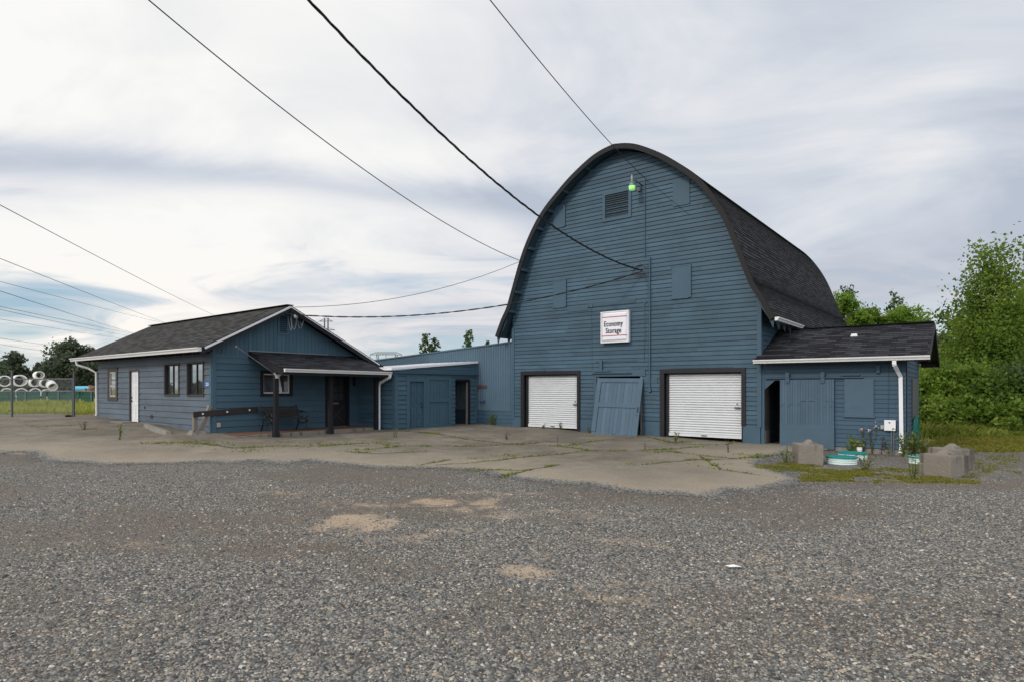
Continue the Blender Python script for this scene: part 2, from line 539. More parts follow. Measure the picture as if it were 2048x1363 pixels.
def apron_material():
    m, nt, b = nmat('old_concrete_yard')
    v = ocoord(nt)
    n1 = noise(nt, v, .7, 6, .65, .4)
    n2 = noise(nt, v, 5, 5, .7)
    n3 = noise(nt, v, 70, 3, .75)
    c = mix(nt, ramp_(nt, n1, .32, .68), (.118, .104, .084), (.31, .268, .208))
    c = mix(nt, mth(nt, 'MULTIPLY', n2, .5), c, (.20, .173, .136))
    n4 = noise(nt, v, 1.9, 6, .7, 1.2)
    c = mix(nt, mth(nt, 'MULTIPLY', ramp_(nt, n4, .50, .66), .6), c, (.105, .092, .075))
    d = attr(nt, 'pale_tan')  # paler towards the gravelled outer edge of the yard
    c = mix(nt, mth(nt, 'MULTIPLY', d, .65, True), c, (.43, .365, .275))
    sp = ramp(nt, [(.35, (.35, .35, .35)), (.58, (1.05, 1.05, 1.05)), (.72, (1.0, 1.0, 1.0))]); nt.links.new(n3, sp.inputs[0])
    c = mix(nt, .75, c, sp.outputs[0], 'MULTIPLY')
    vo = nt.nodes.new('ShaderNodeTexVoronoi'); vo.inputs['Scale'].default_value = 42; nt.links.new(v, vo.inputs['Vector'])
    sp_ = nt.nodes.new('ShaderNodeSeparateColor'); nt.links.new(vo.outputs['Color'], sp_.inputs[0])
    gr = ramp(nt, [(0, (.05, .051, .05)), (.4, (.12, .12, .115)), (.8, (.205, .193, .172)), (1, (.36, .34, .31))]); nt.links.new(sp_.outputs[0], gr.inputs[0])
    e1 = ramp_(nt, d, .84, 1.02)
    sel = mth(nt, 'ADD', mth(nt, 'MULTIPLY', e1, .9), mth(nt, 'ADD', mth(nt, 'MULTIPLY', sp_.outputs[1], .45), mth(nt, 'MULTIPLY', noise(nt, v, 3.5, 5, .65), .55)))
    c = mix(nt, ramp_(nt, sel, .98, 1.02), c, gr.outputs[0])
    nt.links.new(c, b.inputs['Base Color'])
    b.inputs['Roughness'].default_value = .9; b.inputs['Specular IOR Level'].default_value = .2
    bump(nt, b, mth(nt, 'ADD', n2, n3), .4, .01)
    return m


M['gravel'] = gravel_material()
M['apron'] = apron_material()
M['crack'] = plain('dark_crack_fill', (.07, .062, .045), .95, var=.4, scale=8)


def stone_material():
    m, nt, b = nmat('gravel_stones')
    r = ramp(nt, [(0, (.042, .044, .046)), (.35, (.11, .115, .116)), (.62, (.20, .20, .195)), (.8, (.285, .275, .25)), (.93, (.37, .295, .22)), (1, (.56, .54, .51))])
    nt.links.new(attr(nt, 'tint'), r.inputs[0])
    n = noise(nt, ocoord(nt), 90, 3, .6)
    nt.links.new(mix(nt, 1.0, r.outputs[0], mix(nt, n, (.86, .84, .80), (1.14, 1.12, 1.07)), 'MULTIPLY'), b.inputs['Base Color'])
    b.inputs['Roughness'].default_value = .75; b.inputs['Specular IOR Level'].default_value = .3
    return m


M['stone'] = stone_material()
# ------------------------------------------------------------------ fast mesh from arrays


def np_mesh(name, verts, faces_n, nper, tints, mat, parent=None, base=None, smooth=False):
    me = bpy.data.meshes.new(name)
    nv, nf = len(verts), len(faces_n)
    me.vertices.add(nv); me.loops.add(nf * nper); me.polygons.add(nf)
    me.vertices.foreach_set('co', np.ascontiguousarray(verts, np.float32).ravel())
    me.loops.foreach_set('vertex_index', np.ascontiguousarray(faces_n, np.int32).ravel())
    me.polygons.foreach_set('loop_start', np.arange(0, nf * nper, nper, dtype=np.int32))
    me.update(calc_edges=True)
    a = me.attributes.new('tint', 'FLOAT', 'FACE')
    a.data.foreach_set('value', np.ascontiguousarray(tints, np.float32))
    return link_mesh(name, me, parent, mat, base, smooth)


# ------------------------------------------------------------------ GROUND
def lines(lo, hi, a, b, step, grow=1.35):
    mid = list(np.arange(a, b + 1e-6, step))
    out, s, x = [], step, a
    while x > lo:
        s *= grow; x -= s; out.append(x)
    pre = out[::-1]
    out, s, x = [], step, b
    while x < hi:
        s *= grow; x += s; out.append(x)
    return np.array(pre + mid + out)


gx, gy = lines(-700, 700, -17, 15, .15), lines(-400, 900, 2.4, 26, .14)
GX, GY = np.meshgrid(gx, gy)
GZ = ground_np(GX, GY)
nx, ny = len(gx), len(gy)
idx = np.arange(nx * ny).reshape(ny, nx)
gf = np.stack([idx[:-1, :-1], idx[:-1, 1:], idx[1:, 1:], idx[1:, :-1]], -1).reshape(-1, 4)
gv = np.stack([GX, GY, GZ], -1).reshape(-1, 3)
ground = np_mesh('ground', gv, gf, 4, np.full(len(gf), .5), M['gravel'], smooth=True)
tag(ground, kind='structure')
bare = np.zeros(len(gv))
for (u, v, w, hgt, k) in ((560, 985, 120, 8, .5), (900, 1060, 110, 10, .5), (1320, 1160, 120, 12, .5), (1640, 1120, 120, 10, .45), (1850, 1060, 130, 9, .4), (480, 1210, 130, 14, .4), (712, 1040, 70, 20, 1), (868, 1003, 60, 12, .9), (930, 1018, 60, 8, .7), (965, 1003, 45, 8, .8), (1040, 1140, 60, 15, 1.0), (836, 1068, 22, 5, .9),
                          (1255, 1200, 60, 10, .75), (1215, 1172, 70, 14, .55), (905, 1100, 50, 8, .6), (1020, 1030, 80, 9, .6), (1270, 1085, 60, 10, .6), (1480, 1120, 70, 12, .55), (60, 905, 60, 5, .8),
                          (1690, 1195, 130, 14, .62), (1560, 1150, 120, 16, .5), (1000, 985, 160, 8, .5), (760, 1010, 130, 10, .5), (640, 1060, 90, 12, .45), (1180, 1075, 130, 9, .45), (1420, 1240, 110, 14, .45), (250, 1085, 110, 12, .4), (1150, 1020, 140, 8, .45), (1085, 1110, 60, 7, .4), (360, 1160, 110, 14, .35), (790, 1080, 90, 18, .45), (1180, 1030, 90, 9, .45), (660, 1000, 60, 7, .4), (1400, 1085, 60, 7, .4)):
    c = gp(u, v); a = gp(u + w, v); d = gp(u, v + hgt)
    rx, ry = abs(a.x - c.x), abs(c.y - d.y)
    for _q in range(6):
        ox, oy, rs = random.gauss(0, .55) * (_q > 0), random.gauss(0, .5) * (_q > 0), random.uniform(.35, .7) if _q else .75
        bare = np.maximum(bare, k * np.exp(-(((gv[:, 0] - c.x - ox * rx) / (rx * rs)) ** 2 + ((gv[:, 1] - c.y - oy * ry) / (ry * rs)) ** 2) * .8))
ba = ground.data.attributes.new('bare', 'FLOAT', 'POINT'); ba.data.foreach_set('value', bare.astype(np.float32))
wa = ground.data.attributes.new('worn', 'FLOAT', 'POINT'); wa.data.foreach_set('value', worn(gv[:, 0], gv[:, 1]).astype(np.float32))
fx = np.clip((gv[:, 1] - 28) / 3, 0, 1) * (gv[:, 0] < 4) + np.clip((gv[:, 1] - 17.5 + (gv[:, 0] - 12) * -.15) / 2.5, 0, 1) * np.clip((gv[:, 0] - 10.5) / 1.5, 0, 1)
fx = np.clip(fx + np.clip((gv[:, 1] - 45) / 5, 0, 1), 0, 1)
fa = ground.data.attributes.new('field', 'FLOAT', 'POINT'); fa.data.foreach_set('value', fx.astype(np.float32))

# concrete yard: outline from image pixels along its gravelled edge, then closed under the buildings
edge_px = [(-60, 901), (0, 906), (40, 909), (75, 914), (110, 921), (150, 926), (200, 928), (260, 928), (330, 926), (400, 925), (470, 925), (540, 924), (600, 924), (650, 925), (700, 929),
           (760, 934), (820, 936), (880, 935), (940, 938), (985, 947), (1030, 957), (1080, 963), (1130, 969), (1180, 976), (1230, 984), (1290, 989), (1350, 993), (1410, 997), (1460, 996), (1500, 988), (1540, 977), (1590, 967), (1612, 960),
           (1590, 948), (1545, 938), (1520, 925), (1545, 912), (1580, 902)]
ep = [gp(u, v) for u, v in edge_px]
edge = []
for a, b_ in zip(ep[:-1], ep[1:]):
    n = max(2, int((b_ - a).length / .10))
    for k in range(n):
        p = a.lerp(b_, k / n)
        wob = (float(fbm(np.array([p.x]), np.array([p.y]), 1.6)[0]) - .5) * 1.1
        edge.append(V3(p.x + random.gauss(0, .05), p.y + wob + random.gauss(0, .07)))
back = [BARN.P(10.9, .35, 0), BARN.P(10.9, -.5, 0), BARN.P(4, -.6, 0), BARN.P(-1.6, -.3, 0), S2.P(0, -.3, 0), S2.P(4.5, -.3, 0), V3(-5.6, 23), V3(-11.5, 22.5), V3(-16.6, 25.5), V3(-23, 29), V3(-25, 24)]
outline = [Vector((p.x, p.y)) for p in edge] + [Vector((p.x, p.y)) for p in back]


def in_poly(x, y, poly):
    ins = np.zeros(np.shape(x), bool)
    n = len(poly)
    for i in range(n):
        x0, y0 = poly[i]; x1, y1 = poly[(i + 1) % n]
        cond = ((y0 > y) != (y1 > y)) & (x < (x1 - x0) * (y - y0) / (y1 - y0 + 1e-12) + x0)
        ins ^= cond
    return ins


IX, IY = np.meshgrid(np.arange(-25, 12, .3), np.arange(8.5, 30, .3))
mk = in_poly(IX, IY, outline)
inner = [Vector((float(a), float(b))) for a, b in zip(IX[mk], IY[mk])]
nb_ = len(outline)
vs, _, fs, *_r = delaunay_2d_cdt(outline + inner, [(i, (i + 1) % nb_) for i in range(nb_)], [list(range(nb_))], 2, 1e-5)
vx = np.array([p[0] for p in vs]); vy = np.array([p[1] for p in vs])
ev = np.array([(p.x, p.y) for p in edge])
dist = np.sqrt(((vx[:, None] - ev[:, 0]) ** 2 + (vy[:, None] - ev[:, 1]) ** 2).min(1))
lift = .004 + .02 * np.clip(dist / .3, 0, 1)
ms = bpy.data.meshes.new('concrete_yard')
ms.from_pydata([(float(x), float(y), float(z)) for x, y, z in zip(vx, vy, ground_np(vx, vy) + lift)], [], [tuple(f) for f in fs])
da = ms.attributes.new('pale_tan', 'FLOAT', 'POINT'); da.data.foreach_set('value', np.clip(1 - dist / 3.2, 0, 1).astype(np.float32))
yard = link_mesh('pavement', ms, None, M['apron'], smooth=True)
tag(yard, kind='structure')


def yz(x, y): return gz(x, y) + .026


# joints and cracks in the old concrete
cr = MB()
CRACKS = [[(735, 900), (800, 893), (880, 893), (960, 893), (1050, 888), (1110, 884)], [(300, 900), (380, 893), (470, 898), (560, 893), (640, 893), (735, 887), (800, 887)],
          [(870, 931), (930, 928), (1000, 921), (1060, 914), (1120, 909), (1180, 902), (1260, 903), (1330, 900), (1400, 894)], [(955, 940), (1050, 943), (1090, 936), (1120, 930)], [(700, 905), (760, 908), (830, 905)],
          [(1000, 955), (1050, 944)], [(1300, 876), (1345, 886), (1400, 890), (1450, 890), (1485, 880)], [(1130, 893), (1180, 884), (1230, 878)], [(1180, 902), (1120, 893), (1030, 890), (940, 880), (870, 868), (800, 862)],
          [(1330, 902), (1400, 912), (1470, 918), (1560, 910)], [(1400, 912), (1440, 940), (1520, 952)], [(840, 931), (900, 920)], [(1290, 930), (1380, 921), (1470, 918)]]
for px in CRACKS:
    pts = [gp(u, v) for u, v in px]
    fine = []
    for a, b_ in zip(pts[:-1], pts[1:]):
        n = max(2, int((b_ - a).length / .22))
        for k in range(n):
            p = a.lerp(b_, k / n)
            fine.append(V3(p.x + random.gauss(0, .03), p.y + random.gauss(0, .03)))
    fine.append(pts[-1])
    for a, b_ in zip(fine[:-1], fine[1:]):
        d = (b_ - a); d.z = 0
        if d.length < 1e-3: continue
        nn = V3(-d.y, d.x).normalized() * random.uniform(.008, .02)
        q = []
        for p in (a - nn, a + nn, b_ + nn, b_ - nn):
            q.append(V3(p.x, p.y, yz(p.x, p.y) + .006))
        cr.face(q)
tag(cr.build('pavement_cracks', M['crack']), kind='structure')


# ------------------------------------------------------------------ wall cladding
def lap(mb, fr, z0, z1, course, left, right, holes=(), proud=.02, back=.0, gh=.020, taper=.8):
    """horizontal boards, each lower edge proud of the one below; left/right: functions of z; holes: (s0, s1, z0, z1)"""
    nb = int(math.ceil((z1 - z0) / course))
    for i in range(nb):
        za, zb = z0 + i * course, min(z0 + (i + 1) * course, z1)
        cuts = sorted({za, zb} | {h[k] for h in holes for k in (2, 3) if za + .004 < h[k] < zb - .004})
        ends = [random.uniform(1.5, 4.5)]
        while ends[-1] < 40: ends.append(ends[-1] + random.uniform(2.2, 4.9))
        for ca, cb in zip(cuts[:-1], cuts[1:]):
            zm = (ca + cb) / 2
            lm, rm = left(zm), right(zm)
            if rm - lm < .03: continue
            ivs = [(lm, rm)]
            for h in holes:
                if h[2] < zm < h[3]:
                    nv = []
                    for a, b_ in ivs:
                        if h[1] <= a or h[0] >= b_: nv.append((a, b_)); continue
                        if h[0] > a: nv.append((a, h[0]))
                        if h[1] < b_: nv.append((h[1], b_))
                    ivs = nv
            for a, b_ in ivs:
                cutp = [a] + [lm + e for e in ends if a + .05 < lm + e < b_ - .05] + [b_]
                for k in range(len(cutp) - 1):
                    p, q = cutp[k], cutp[k + 1]
                    tn = min(1, max(0, random.gauss(.5, .14)))
                    al = left(ca) if abs(p - lm) < 1e-6 else p
                    at_ = left(cb) if abs(p - lm) < 1e-6 else p
                    bl = right(ca) if abs(q - rm) < 1e-6 else q
                    bt = right(cb) if abs(q - rm) < 1e-6 else q
                    g = .003 if k < len(cutp) - 2 else 0
                    zg = min(za + gh, cb)                # the recessed joint between two boards
                    if ca < zg - 1e-5:
                        mb.face([fr.P(al, back, ca), fr.P(bl, back, ca), fr.P(bl, back, zg), fr.P(al, back, zg)], tn)
                        oa = back + proud
                        if zg < cb - 1e-5: mb.face([fr.P(al, back, zg), fr.P(bl, back, zg), fr.P(bl, oa, zg), fr.P(al, oa, zg)], tn)
                    c0 = max(ca, zg)
                    if c0 < cb - 1e-5:
                        oa = back + proud * (1 - (1 - taper) * (c0 - za) / course); ob = back + proud * (1 - (1 - taper) * (cb - za) / course)
                        mb.face([fr.P(al, oa, c0), fr.P(bl - g, oa, c0), fr.P(bt - g, ob, cb), fr.P(at_, ob, cb)], tn)
                        if abs(cb - zb) < 1e-5: mb.face([fr.P(at_, ob, cb), fr.P(bt - g, ob, cb), fr.P(bt - g, back, cb), fr.P(at_, back, cb)], tn)
                    if g: mb.face([fr.P(q, back + .004, ca), fr.P(q + .006, back + .004, ca), fr.P(q + .006, back + .004, cb), fr.P(q, back + .004, cb)], tn)


def sheet(mb, fr, poly, o=0.0, tint=.5):
    mb.face([fr.P(s, o, z) for s, z in poly], tint)


def battens(mb, fr, s0, s1, zb, ztop, pitch=.15, o=.0, thick=.014, gap=.008):
    s = s0
    while s < s1:
        e = min(s + pitch, s1)
        t = random.gauss(.5, .12)
        a, b_ = s + gap / 2, e - gap / 2
        if ztop(a) - zb > .02 or ztop(b_) - zb > .02:
            pl = [(a, zb), (b_, zb), (b_, max(zb + .01, ztop(b_))), (a, max(zb + .01, ztop(a)))]
            mb.prism(fr, pl, o, o + thick, t)
        s = e


def shingles(mb, E0, E1, R0, R1, course=.14, thick=.010, uoff=0.0):
    n = max(1, int(round(((R0 - E0).length + (R1 - E1).length) / 2 / course)))
    nr = (E1 - E0).cross(R0 - E0).normalized()
    if nr.z < 0: nr = -nr
    for i in range(n):
        t0, t1 = i / n, (i + 1) / n
        a, b_ = E0.lerp(R0, t0), E1.lerp(R1, t0)
        c, d = E1.lerp(R1, t1), E0.lerp(R0, t1)
        v0, v1 = i * course, (i + 1) * course
        ex = (E1 - E0).normalized()
        ua, ub, uc, ud = [(p - E0).dot(ex) + uoff for p in (a, b_, c, d)]
        mb.face([a + nr * thick, b_ + nr * thick, c + nr * .001, d + nr * .001], .5, [(ua, v0), (ub, v0), (uc, v1 - .001), (ud, v1 - .001)])
        mb.face([a, b_, b_ + nr * thick, a + nr * thick], .3, [(ua, v0 + .001), (ub, v0 + .001), (ub, v0 + .002), (ua, v0 + .002)])
    return nr


def slab4(mb, E0, E1, R1, R0, thick):               # a plate under four corner points
    nr = (E1 - E0).cross(R0 - E0).normalized()
    if nr.z < 0: nr = -nr
    lo = [p - nr * thick for p in (E0, E1, R1, R0)]
    hi = [p - nr * .003 for p in (E0, E1, R1, R0)]
    mb.hexa(lo + hi)


def gutter(mb, a, b_, out, drop=.105, w=.11):
    prof = [(0, 0), (w, .0), (w, -.028), (w * .72, -.07), (w * .66, -drop), (0, -drop)]
    p0 = [a + out * o + UP * z for o, z in prof]
    p1 = [b_ + out * o + UP * z for o, z in prof]
    n = len(prof)
    for k in range(n):
        j = (k + 1) % n
        mb.face([p0[k], p1[k], p1[j], p0[j]])
    mb.face(p0); mb.face(p1[::-1])


def bar(mb, fr, s0, z0, s1, z1, o0, o1, w):          # flat bar of width w in a wall plane between two (s, z) points
    d = Vector((s1 - s0, z1 - z0)).normalized(); nn = Vector((-d.y, d.x)) * w / 2
    mb.prism(fr, [(s0 - nn.x, z0 - nn.y), (s1 - nn.x, z1 - nn.y), (s1 + nn.x, z1 + nn.y), (s0 + nn.x, z0 + nn.y)], o0, o1)


def frame4(mb, fr, s0, s1, z0, z1, w, o0, o1, bottom=True, tint=.5):
    mb.box(fr, s0, s0 + w, o0, o1, z0, z1, tint)
    mb.box(fr, s1 - w, s1, o0, o1, z0, z1, tint)
    mb.box(fr, s0 + w, s1 - w, o0, o1, z1 - w, z1, tint)
    if bottom: mb.box(fr, s0 + w, s1 - w, o0, o1, z0, z0 + w, tint)


# ================================================================== BARN
barn = thing('barn', 'tall blue barn with a pointed curved shingle roof and two white roller doors', 'barn', BARN.P(WB / 2, 0, -.12))
CTR = WB / 2
PROF = [(9.52, 0), (9.43, .48), (9.25, .95), (8.83, 1.66), (8.38, 2.25), (7.92, 2.78), (7.45, 3.18), (6.85, 3.56), (6.2, 3.87), (5.25, 4.22), (4.65, 4.44), (4.38, 4.56), (4.02, 4.78), (3.43, 5.06)]


def half_w(z):                                       # half width of the roof's outer line at height z
    for (z1, w1), (z0, w0) in zip(PROF[:-1], PROF[1:]):
        if z0 <= z <= z1: return w0 + (w1 - w0) * (z - z0) / (z1 - z0)
    return 0.0 if z > PROF[0][0] else 6.0


def wall_hw(z): return max(.0, min(CTR, half_w(z + .12) - .05)) if z > 4 else CTR


BL = 13.8                                            # length of the barn
RISE = .011                                          # roof tilted up towards the back to fit the image outline
LD, RD = (.50, 2.94), (6.10, 8.62)                   # roller door openings (s), frames overlap them
LDh, RDh = 1.96, 1.94
OPEN = (3.68, 5.38, 1.86)
holes = [(LD[0], LD[1], -1, LDh), (RD[0], RD[1], -1, RDh), (OPEN[0], OPEN[1], -1, OPEN[2])]
SK = .38
mb = MB()
lap(mb, BARN, SK, 9.42, .1375, lambda z: CTR - wall_hw(z), lambda z: CTR + wall_hw(z), holes, proud=.028, gh=.024)
for a, b_ in ((0, LD[0]), (LD[1], OPEN[0]), (OPEN[1], RD[0]), (RD[1], WB)):   # plain skirting boards at the foot
    mb.box(BARN, a, b_, -.05, .032, -.5, SK - .004, random.gauss(.5, .08))
mb.build('front_wall', M['barn'], barn)
mb = MB()                                            # sides and back
for s in (0, WB):
    fr = Fr(BARN.P(s, 0, 0), dD, dF if s else -dF)
    lap(mb, fr, -.45, 4.35, .1375, lambda z: 0.02, lambda z: BL - .4, (), proud=.02)
bk = Fr(BARN.P(0, -(BL - .4), 0), dF, dD)
pl = [(0, -.5), (WB, -.5)] + [(CTR + wall_hw(z), z) for z in np.linspace(4.3, 9.4, 14)] + [(CTR - wall_hw(z), z) for z in np.linspace(9.4, 4.3, 14)]
sheet(mb, bk, pl)
mb.build('rear_walls', M['barn'], barn)
mb = MB()                                            # corner boards
for a in ((BARN, -.035, .09, .0, .045, SK - .1, 3.75), (BARN, WB - .09, WB + .035, .0, .045, SK - .06, 4.25), (BSIDE, .0, .12, .0, .04, 2.1, 4.2)):
    mb = MB(); mb.box(*a); mb.build('corner_board', M['barn_trim'], barn)
# roof
OV = .45
outer = [(-w, z) for z, w in reversed(PROF)] + [(w, z) for z, w in PROF[1:]]


def resample(pl, step):
    out = [pl[0]]
    for a, b_ in zip(pl[:-1], pl[1:]):
        L = math.dist(a, b_); n = max(1, int(round(L / step)))
        for k in range(1, n + 1): out.append((a[0] + (b_[0] - a[0]) * k / n, a[1] + (b_[1] - a[1]) * k / n))
    return out


def catmull(pl, n=6):
    out = []
    for i in range(len(pl) - 1):
        p0, p1, p2, p3 = pl[max(i - 1, 0)], pl[i], pl[i + 1], pl[min(i + 2, len(pl) - 1)]
        for k in range(n):
            t = k / n
            out.append(tuple(.5 * (2 * p1[j] + (p2[j] - p0[j]) * t + (2 * p0[j] - 5 * p1[j] + 4 * p2[j] - p3[j]) * t * t + (3 * p1[j] - p0[j] - 3 * p2[j] + p3[j]) * t ** 3) for j in (0, 1)))
    return out + [pl[-1]]


halfc = catmull([(w, z) for z, w in reversed(PROF)], 8)    # eave -> peak, right half
halfc = resample(halfc, .14)
mb = MB()
for sg in (1, -1):
    v = 0.0
    for i in range(len(halfc) - 1):
        (w0, z0), (w1, z1) = halfc[i], halfc[i + 1]
        L = math.hypot(w1 - w0, z1 - z0)
        nrm = Vector((z1 - z0, w0 - w1)).normalized() if L > 0 else Vector((1, 0))
        th = .014
        a = (w0 + nrm.x * th, z0 + nrm.y * th)
        ds = [-OV - .02] + list(np.linspace(-OV + .6, BL - .2, 8)) + [BL]
        for d0, d1 in zip(ds[:-1], ds[1:]):
            P = lambda w, z, d: BARN.P(CTR + sg * w, -d, z + RISE * max(0, d))
            q = [P(a[0], a[1], d0), P(a[0], a[1], d1), P(w1, z1, d1), P(w1, z1, d0)]
            uv = [(d0, v), (d1, v), (d1, v + .139), (d0, v + .139)]
            mb.face(q if sg > 0 else q[::-1], .5, uv if sg > 0 else uv[::-1])
            q = [P(w0, z0, d0), P(w0, z0, d1), P(a[0], a[1], d1), P(a[0], a[1], d0)]
            mb.face(q, .3, [(d0, v + .001), (d1, v + .001), (d1, v + .002), (d0, v + .002)])
        v += .14
roof = mb.build('roof', M['roof_barn'], barn)
# ceiling of the roof: a lining just inside it
inn = [(max(0.0, w - .075 * (z1n)), z - .06) for (w, z), z1n in zip(halfc, [1] * len(halfc))]
mb = MB()
for sg in (1, -1):
    for (w0, z0), (w1, z1) in zip(inn[:-1], inn[1:]):
        P = lambda w, z, d: BARN.P(CTR + sg * w, -d, z + RISE * max(0, d))
        mb.face([P(w0, z0, -OV + .03), P(w1, z1, -OV + .03), P(w1, z1, BL - .05), P(w0, z0, BL - .05)])
mb.build('soffit', M['soffit'], roof)
mb = MB()                                            # curved fascia board at the front
for sg in (1, -1):
    for (w0, z0), (w1, z1) in zip(halfc[:-1], halfc[1:]):
        def ib(w, z, wa, za, wb, zb):
            d = Vector((wb - wa, zb - za)).normalized()
            nn = Vector((-d.y, d.x)) * -.155
            if nn.x > 0 or (abs(nn.x) < 1e-6 and nn.y > 0): nn = -nn
            return max(0.0, w + nn.x), z + nn.y
        i = halfc.index((w0, z0)); j = min(i + 2, len(halfc) - 1)
        a = ib(w0, z0, *halfc[max(i - 1, 0)], *halfc[i + 1]); b_ = ib(w1, z1, *halfc[i], *halfc[j])
        q0 = [BARN.P(CTR + sg * w, OV + .012, z) for w, z in ((w0, z0), (w1, z1), b_, a)]
        q1 = [BARN.P(CTR + sg * w, OV - .03, z) for w, z in ((w0, z0), (w1, z1), b_, a)]
        mb.hexa(q1 + q0)
mb.build('fascia', M['fascia'], roof)
# rafter tails with pointed ends under both eaves
for sg in (1, -1):
    for d in (-.36, .28, .92, 1.56):
        if sg < 0 and d > .8: continue
        mb = MB()
        pts = [(4.62, 4.28), (4.80, 3.95), (5.03, 3.38), (5.0, 3.14), (4.88, 3.42), (4.66, 3.78), (4.58, 3.95)]
        fr = Fr(BARN.P(CTR, -d, 0), dF * sg, -dD)
        mb.prism(fr, pts, -.02, .02)
        mb.build('rafter_tail', M['soffit'], roof)
# lookout blocks under the front overhang
for w, z, sg in ((4.30, 4.35, -1), (4.12, 5.05, -1), (3.86, 5.85, -1), (3.52, 6.6, -1), (3.08, 7.28, -1), (2.5, 7.85, -1), (1.85, 8.42, -1), (.8, 9.0, 1), (1.85, 8.42, 1), (.6, 9.05, -1)):
    mb = MB()
    mb.beam(BARN.P(CTR + sg * (half_w(z) - .17), .02, z), BARN.P(CTR + sg * (half_w(z) - .17), OV - .035, z), .05, .10)
    mb.build('lookout', M['barn_trim'], roof)
mb = MB()                                            # short gutter on the right eave
g0, g1 = BARN.P(CTR + 5.06, OV, 3.44), BARN.P(CTR + 5.06, -2.6, 3.44)
gutter(mb, g0, g1, dF, .10, .12)
mb.build('gutter', M['gutter'], barn)


def roller_door(parent, s0, s1, zt, zb, fr, off=-.10, latch=None):
    d = thing_part('roller_door', parent)
    return d


def shutter_mesh(fr, s0, s1, z0, z1, o, pitch=.076, amp=.024):
    mb = MB()
    n = int((z1 - z0) / pitch); seg = 8
    zs = np.linspace(z0, z1, n * seg + 1)
    base = len(mb.v)
    for z in zs:
        ph = (z - z0) / pitch * 2 * math.pi
        off = o + amp * (math.sin(ph) + .25 * math.sin(2 * ph))
        mb.v += [tuple(fr.P(s0, off, z)), tuple(fr.P(s1, off, z))]
    for i in range(len(zs) - 1):
        a = base + 2 * i
        mb.f.append((a, a + 1, a + 3, a + 2)); mb.t.append(.5); mb.uv.append(None)
    return mb


for (s0, s1), zt, zb, seed in ((LD, LDh, .02, 1), (RD, RDh, -.05, 2)):
    w = .19 if seed == 1 else .18
    sh = shutter_mesh(BARN, s0 + .10, s1 - .04, zb + .09, zt + .02, -.12).build('roller_door', M['shutter'], barn, smooth=True)
    mb = MB(); mb.box(BARN, s0 + .12, s1 - .05, -.145, -.085, zb, zb + .088); mb.build('bottom_bar', M['shutter'], sh)
    mb = MB(); mb.box(BARN, s1 - .28, s1 - .12, -.10, -.06, .85, .90); mb.tube([BARN.P(s1 - .2, -.08, .99), BARN.P(s1 - .2, -.055, .99)], .02)
    mb.build('latch', M['steel_dark'], sh)
    mb = MB(); mb.box(BARN, (s0 + s1) / 2 - .03, (s0 + s1) / 2 + .14, -.085, -.065, zb + .03, zb + .06); mb.build('handle', M['steel_dark'], sh)
    mb = MB()
    fl = .26 if seed == 1 else .12
    e = .08
    mb.box(BARN, s0 - e, s0 + .06, -.02, .07, -.35, zt)
    mb.box(BARN, s1 - .04, s1 + e, -.02, .07, -.35 if seed == 1 else .36, zt)
    mb.box(BARN, s0 - e, s1 + e, -.03, .075, zt + .001, zt + .13)
    mb.box(BARN, s0 + .061, s0 + .16, -.16, -.07, -.35, zt)
    mb.box(BARN, s1 - .055, s1 - .001, -.16, -.021, -.35, zt)
    mb.box(BARN, s0 + .161, s1 - .056, -.16, -.02, zt - .035, zt)
    mb.build('door_frame', M['black'], barn)
# opening behind the leaning plank door
mb = MB()
mb.box(BARN, OPEN[0] - .10, OPEN[0], .0, .05, -.35, OPEN[2]); mb.box(BARN, OPEN[0] - .12, OPEN[1] + .12, 0, .055, OPEN[2] + .001, OPEN[2] + .22)
mb.build('door_casing', M['barn_trim'], barn)
for a in ((BARN, OPEN[0], OPEN[0] + .05, -.14, -.001, -.3, OPEN[2]), (BARN, OPEN[1] - .06, OPEN[1], -.14, .03, -.3, OPEN[2])):
    mb = MB(); mb.box(*a); mb.build('door_jamb', M['greywood'], barn)
mb = MB(); mb.tube([BARN.P(3.52, .10, 1.98), BARN.P(5.02, .10, 1.97)], .022, 8)
for s in (3.75, 4.3, 4.9): mb.beam(BARN.P(s, .0, 2.0), BARN.P(s, .12, 1.99), .03, .05)
mb.box(BARN, 3.82, 3.92, .03, .09, 2.05, 2.42); mb.box(BARN, 3.62, 4.2, .03, .10, 2.03, 2.07); mb.box(BARN, 4.1, 5.3, .03, .06, 2.08, 2.105)
mb.build('door_track', M['barn_trim'], barn)
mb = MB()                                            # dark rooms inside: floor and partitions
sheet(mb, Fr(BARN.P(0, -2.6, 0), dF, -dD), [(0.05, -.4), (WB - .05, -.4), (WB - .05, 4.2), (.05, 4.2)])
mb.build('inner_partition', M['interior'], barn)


def boarded(parent, fr, s0, s1, z0, z1, mat, trim=True, o=.03):
    mb = MB()
    mb.box(fr, s0, s1, .02, o + .022, z0, z1, .55)
    ob = mb.build('window_board', mat, parent)
    if trim:
        mb = MB()
        mb.box(fr, s1 - .035, s1 + .05, .01, o + .045, z0 - .02, z1 + .03)
        mb.box(fr, s0 - .03, s1 - .04, .01, o + .03, z1 + .001, z1 + .04)
        mb.box(fr, s0 - .03, s1 - .04, .01, o + .03, z0 - .04, z0 - .001)
        mb.build('board_trim', mat, ob)
    return ob


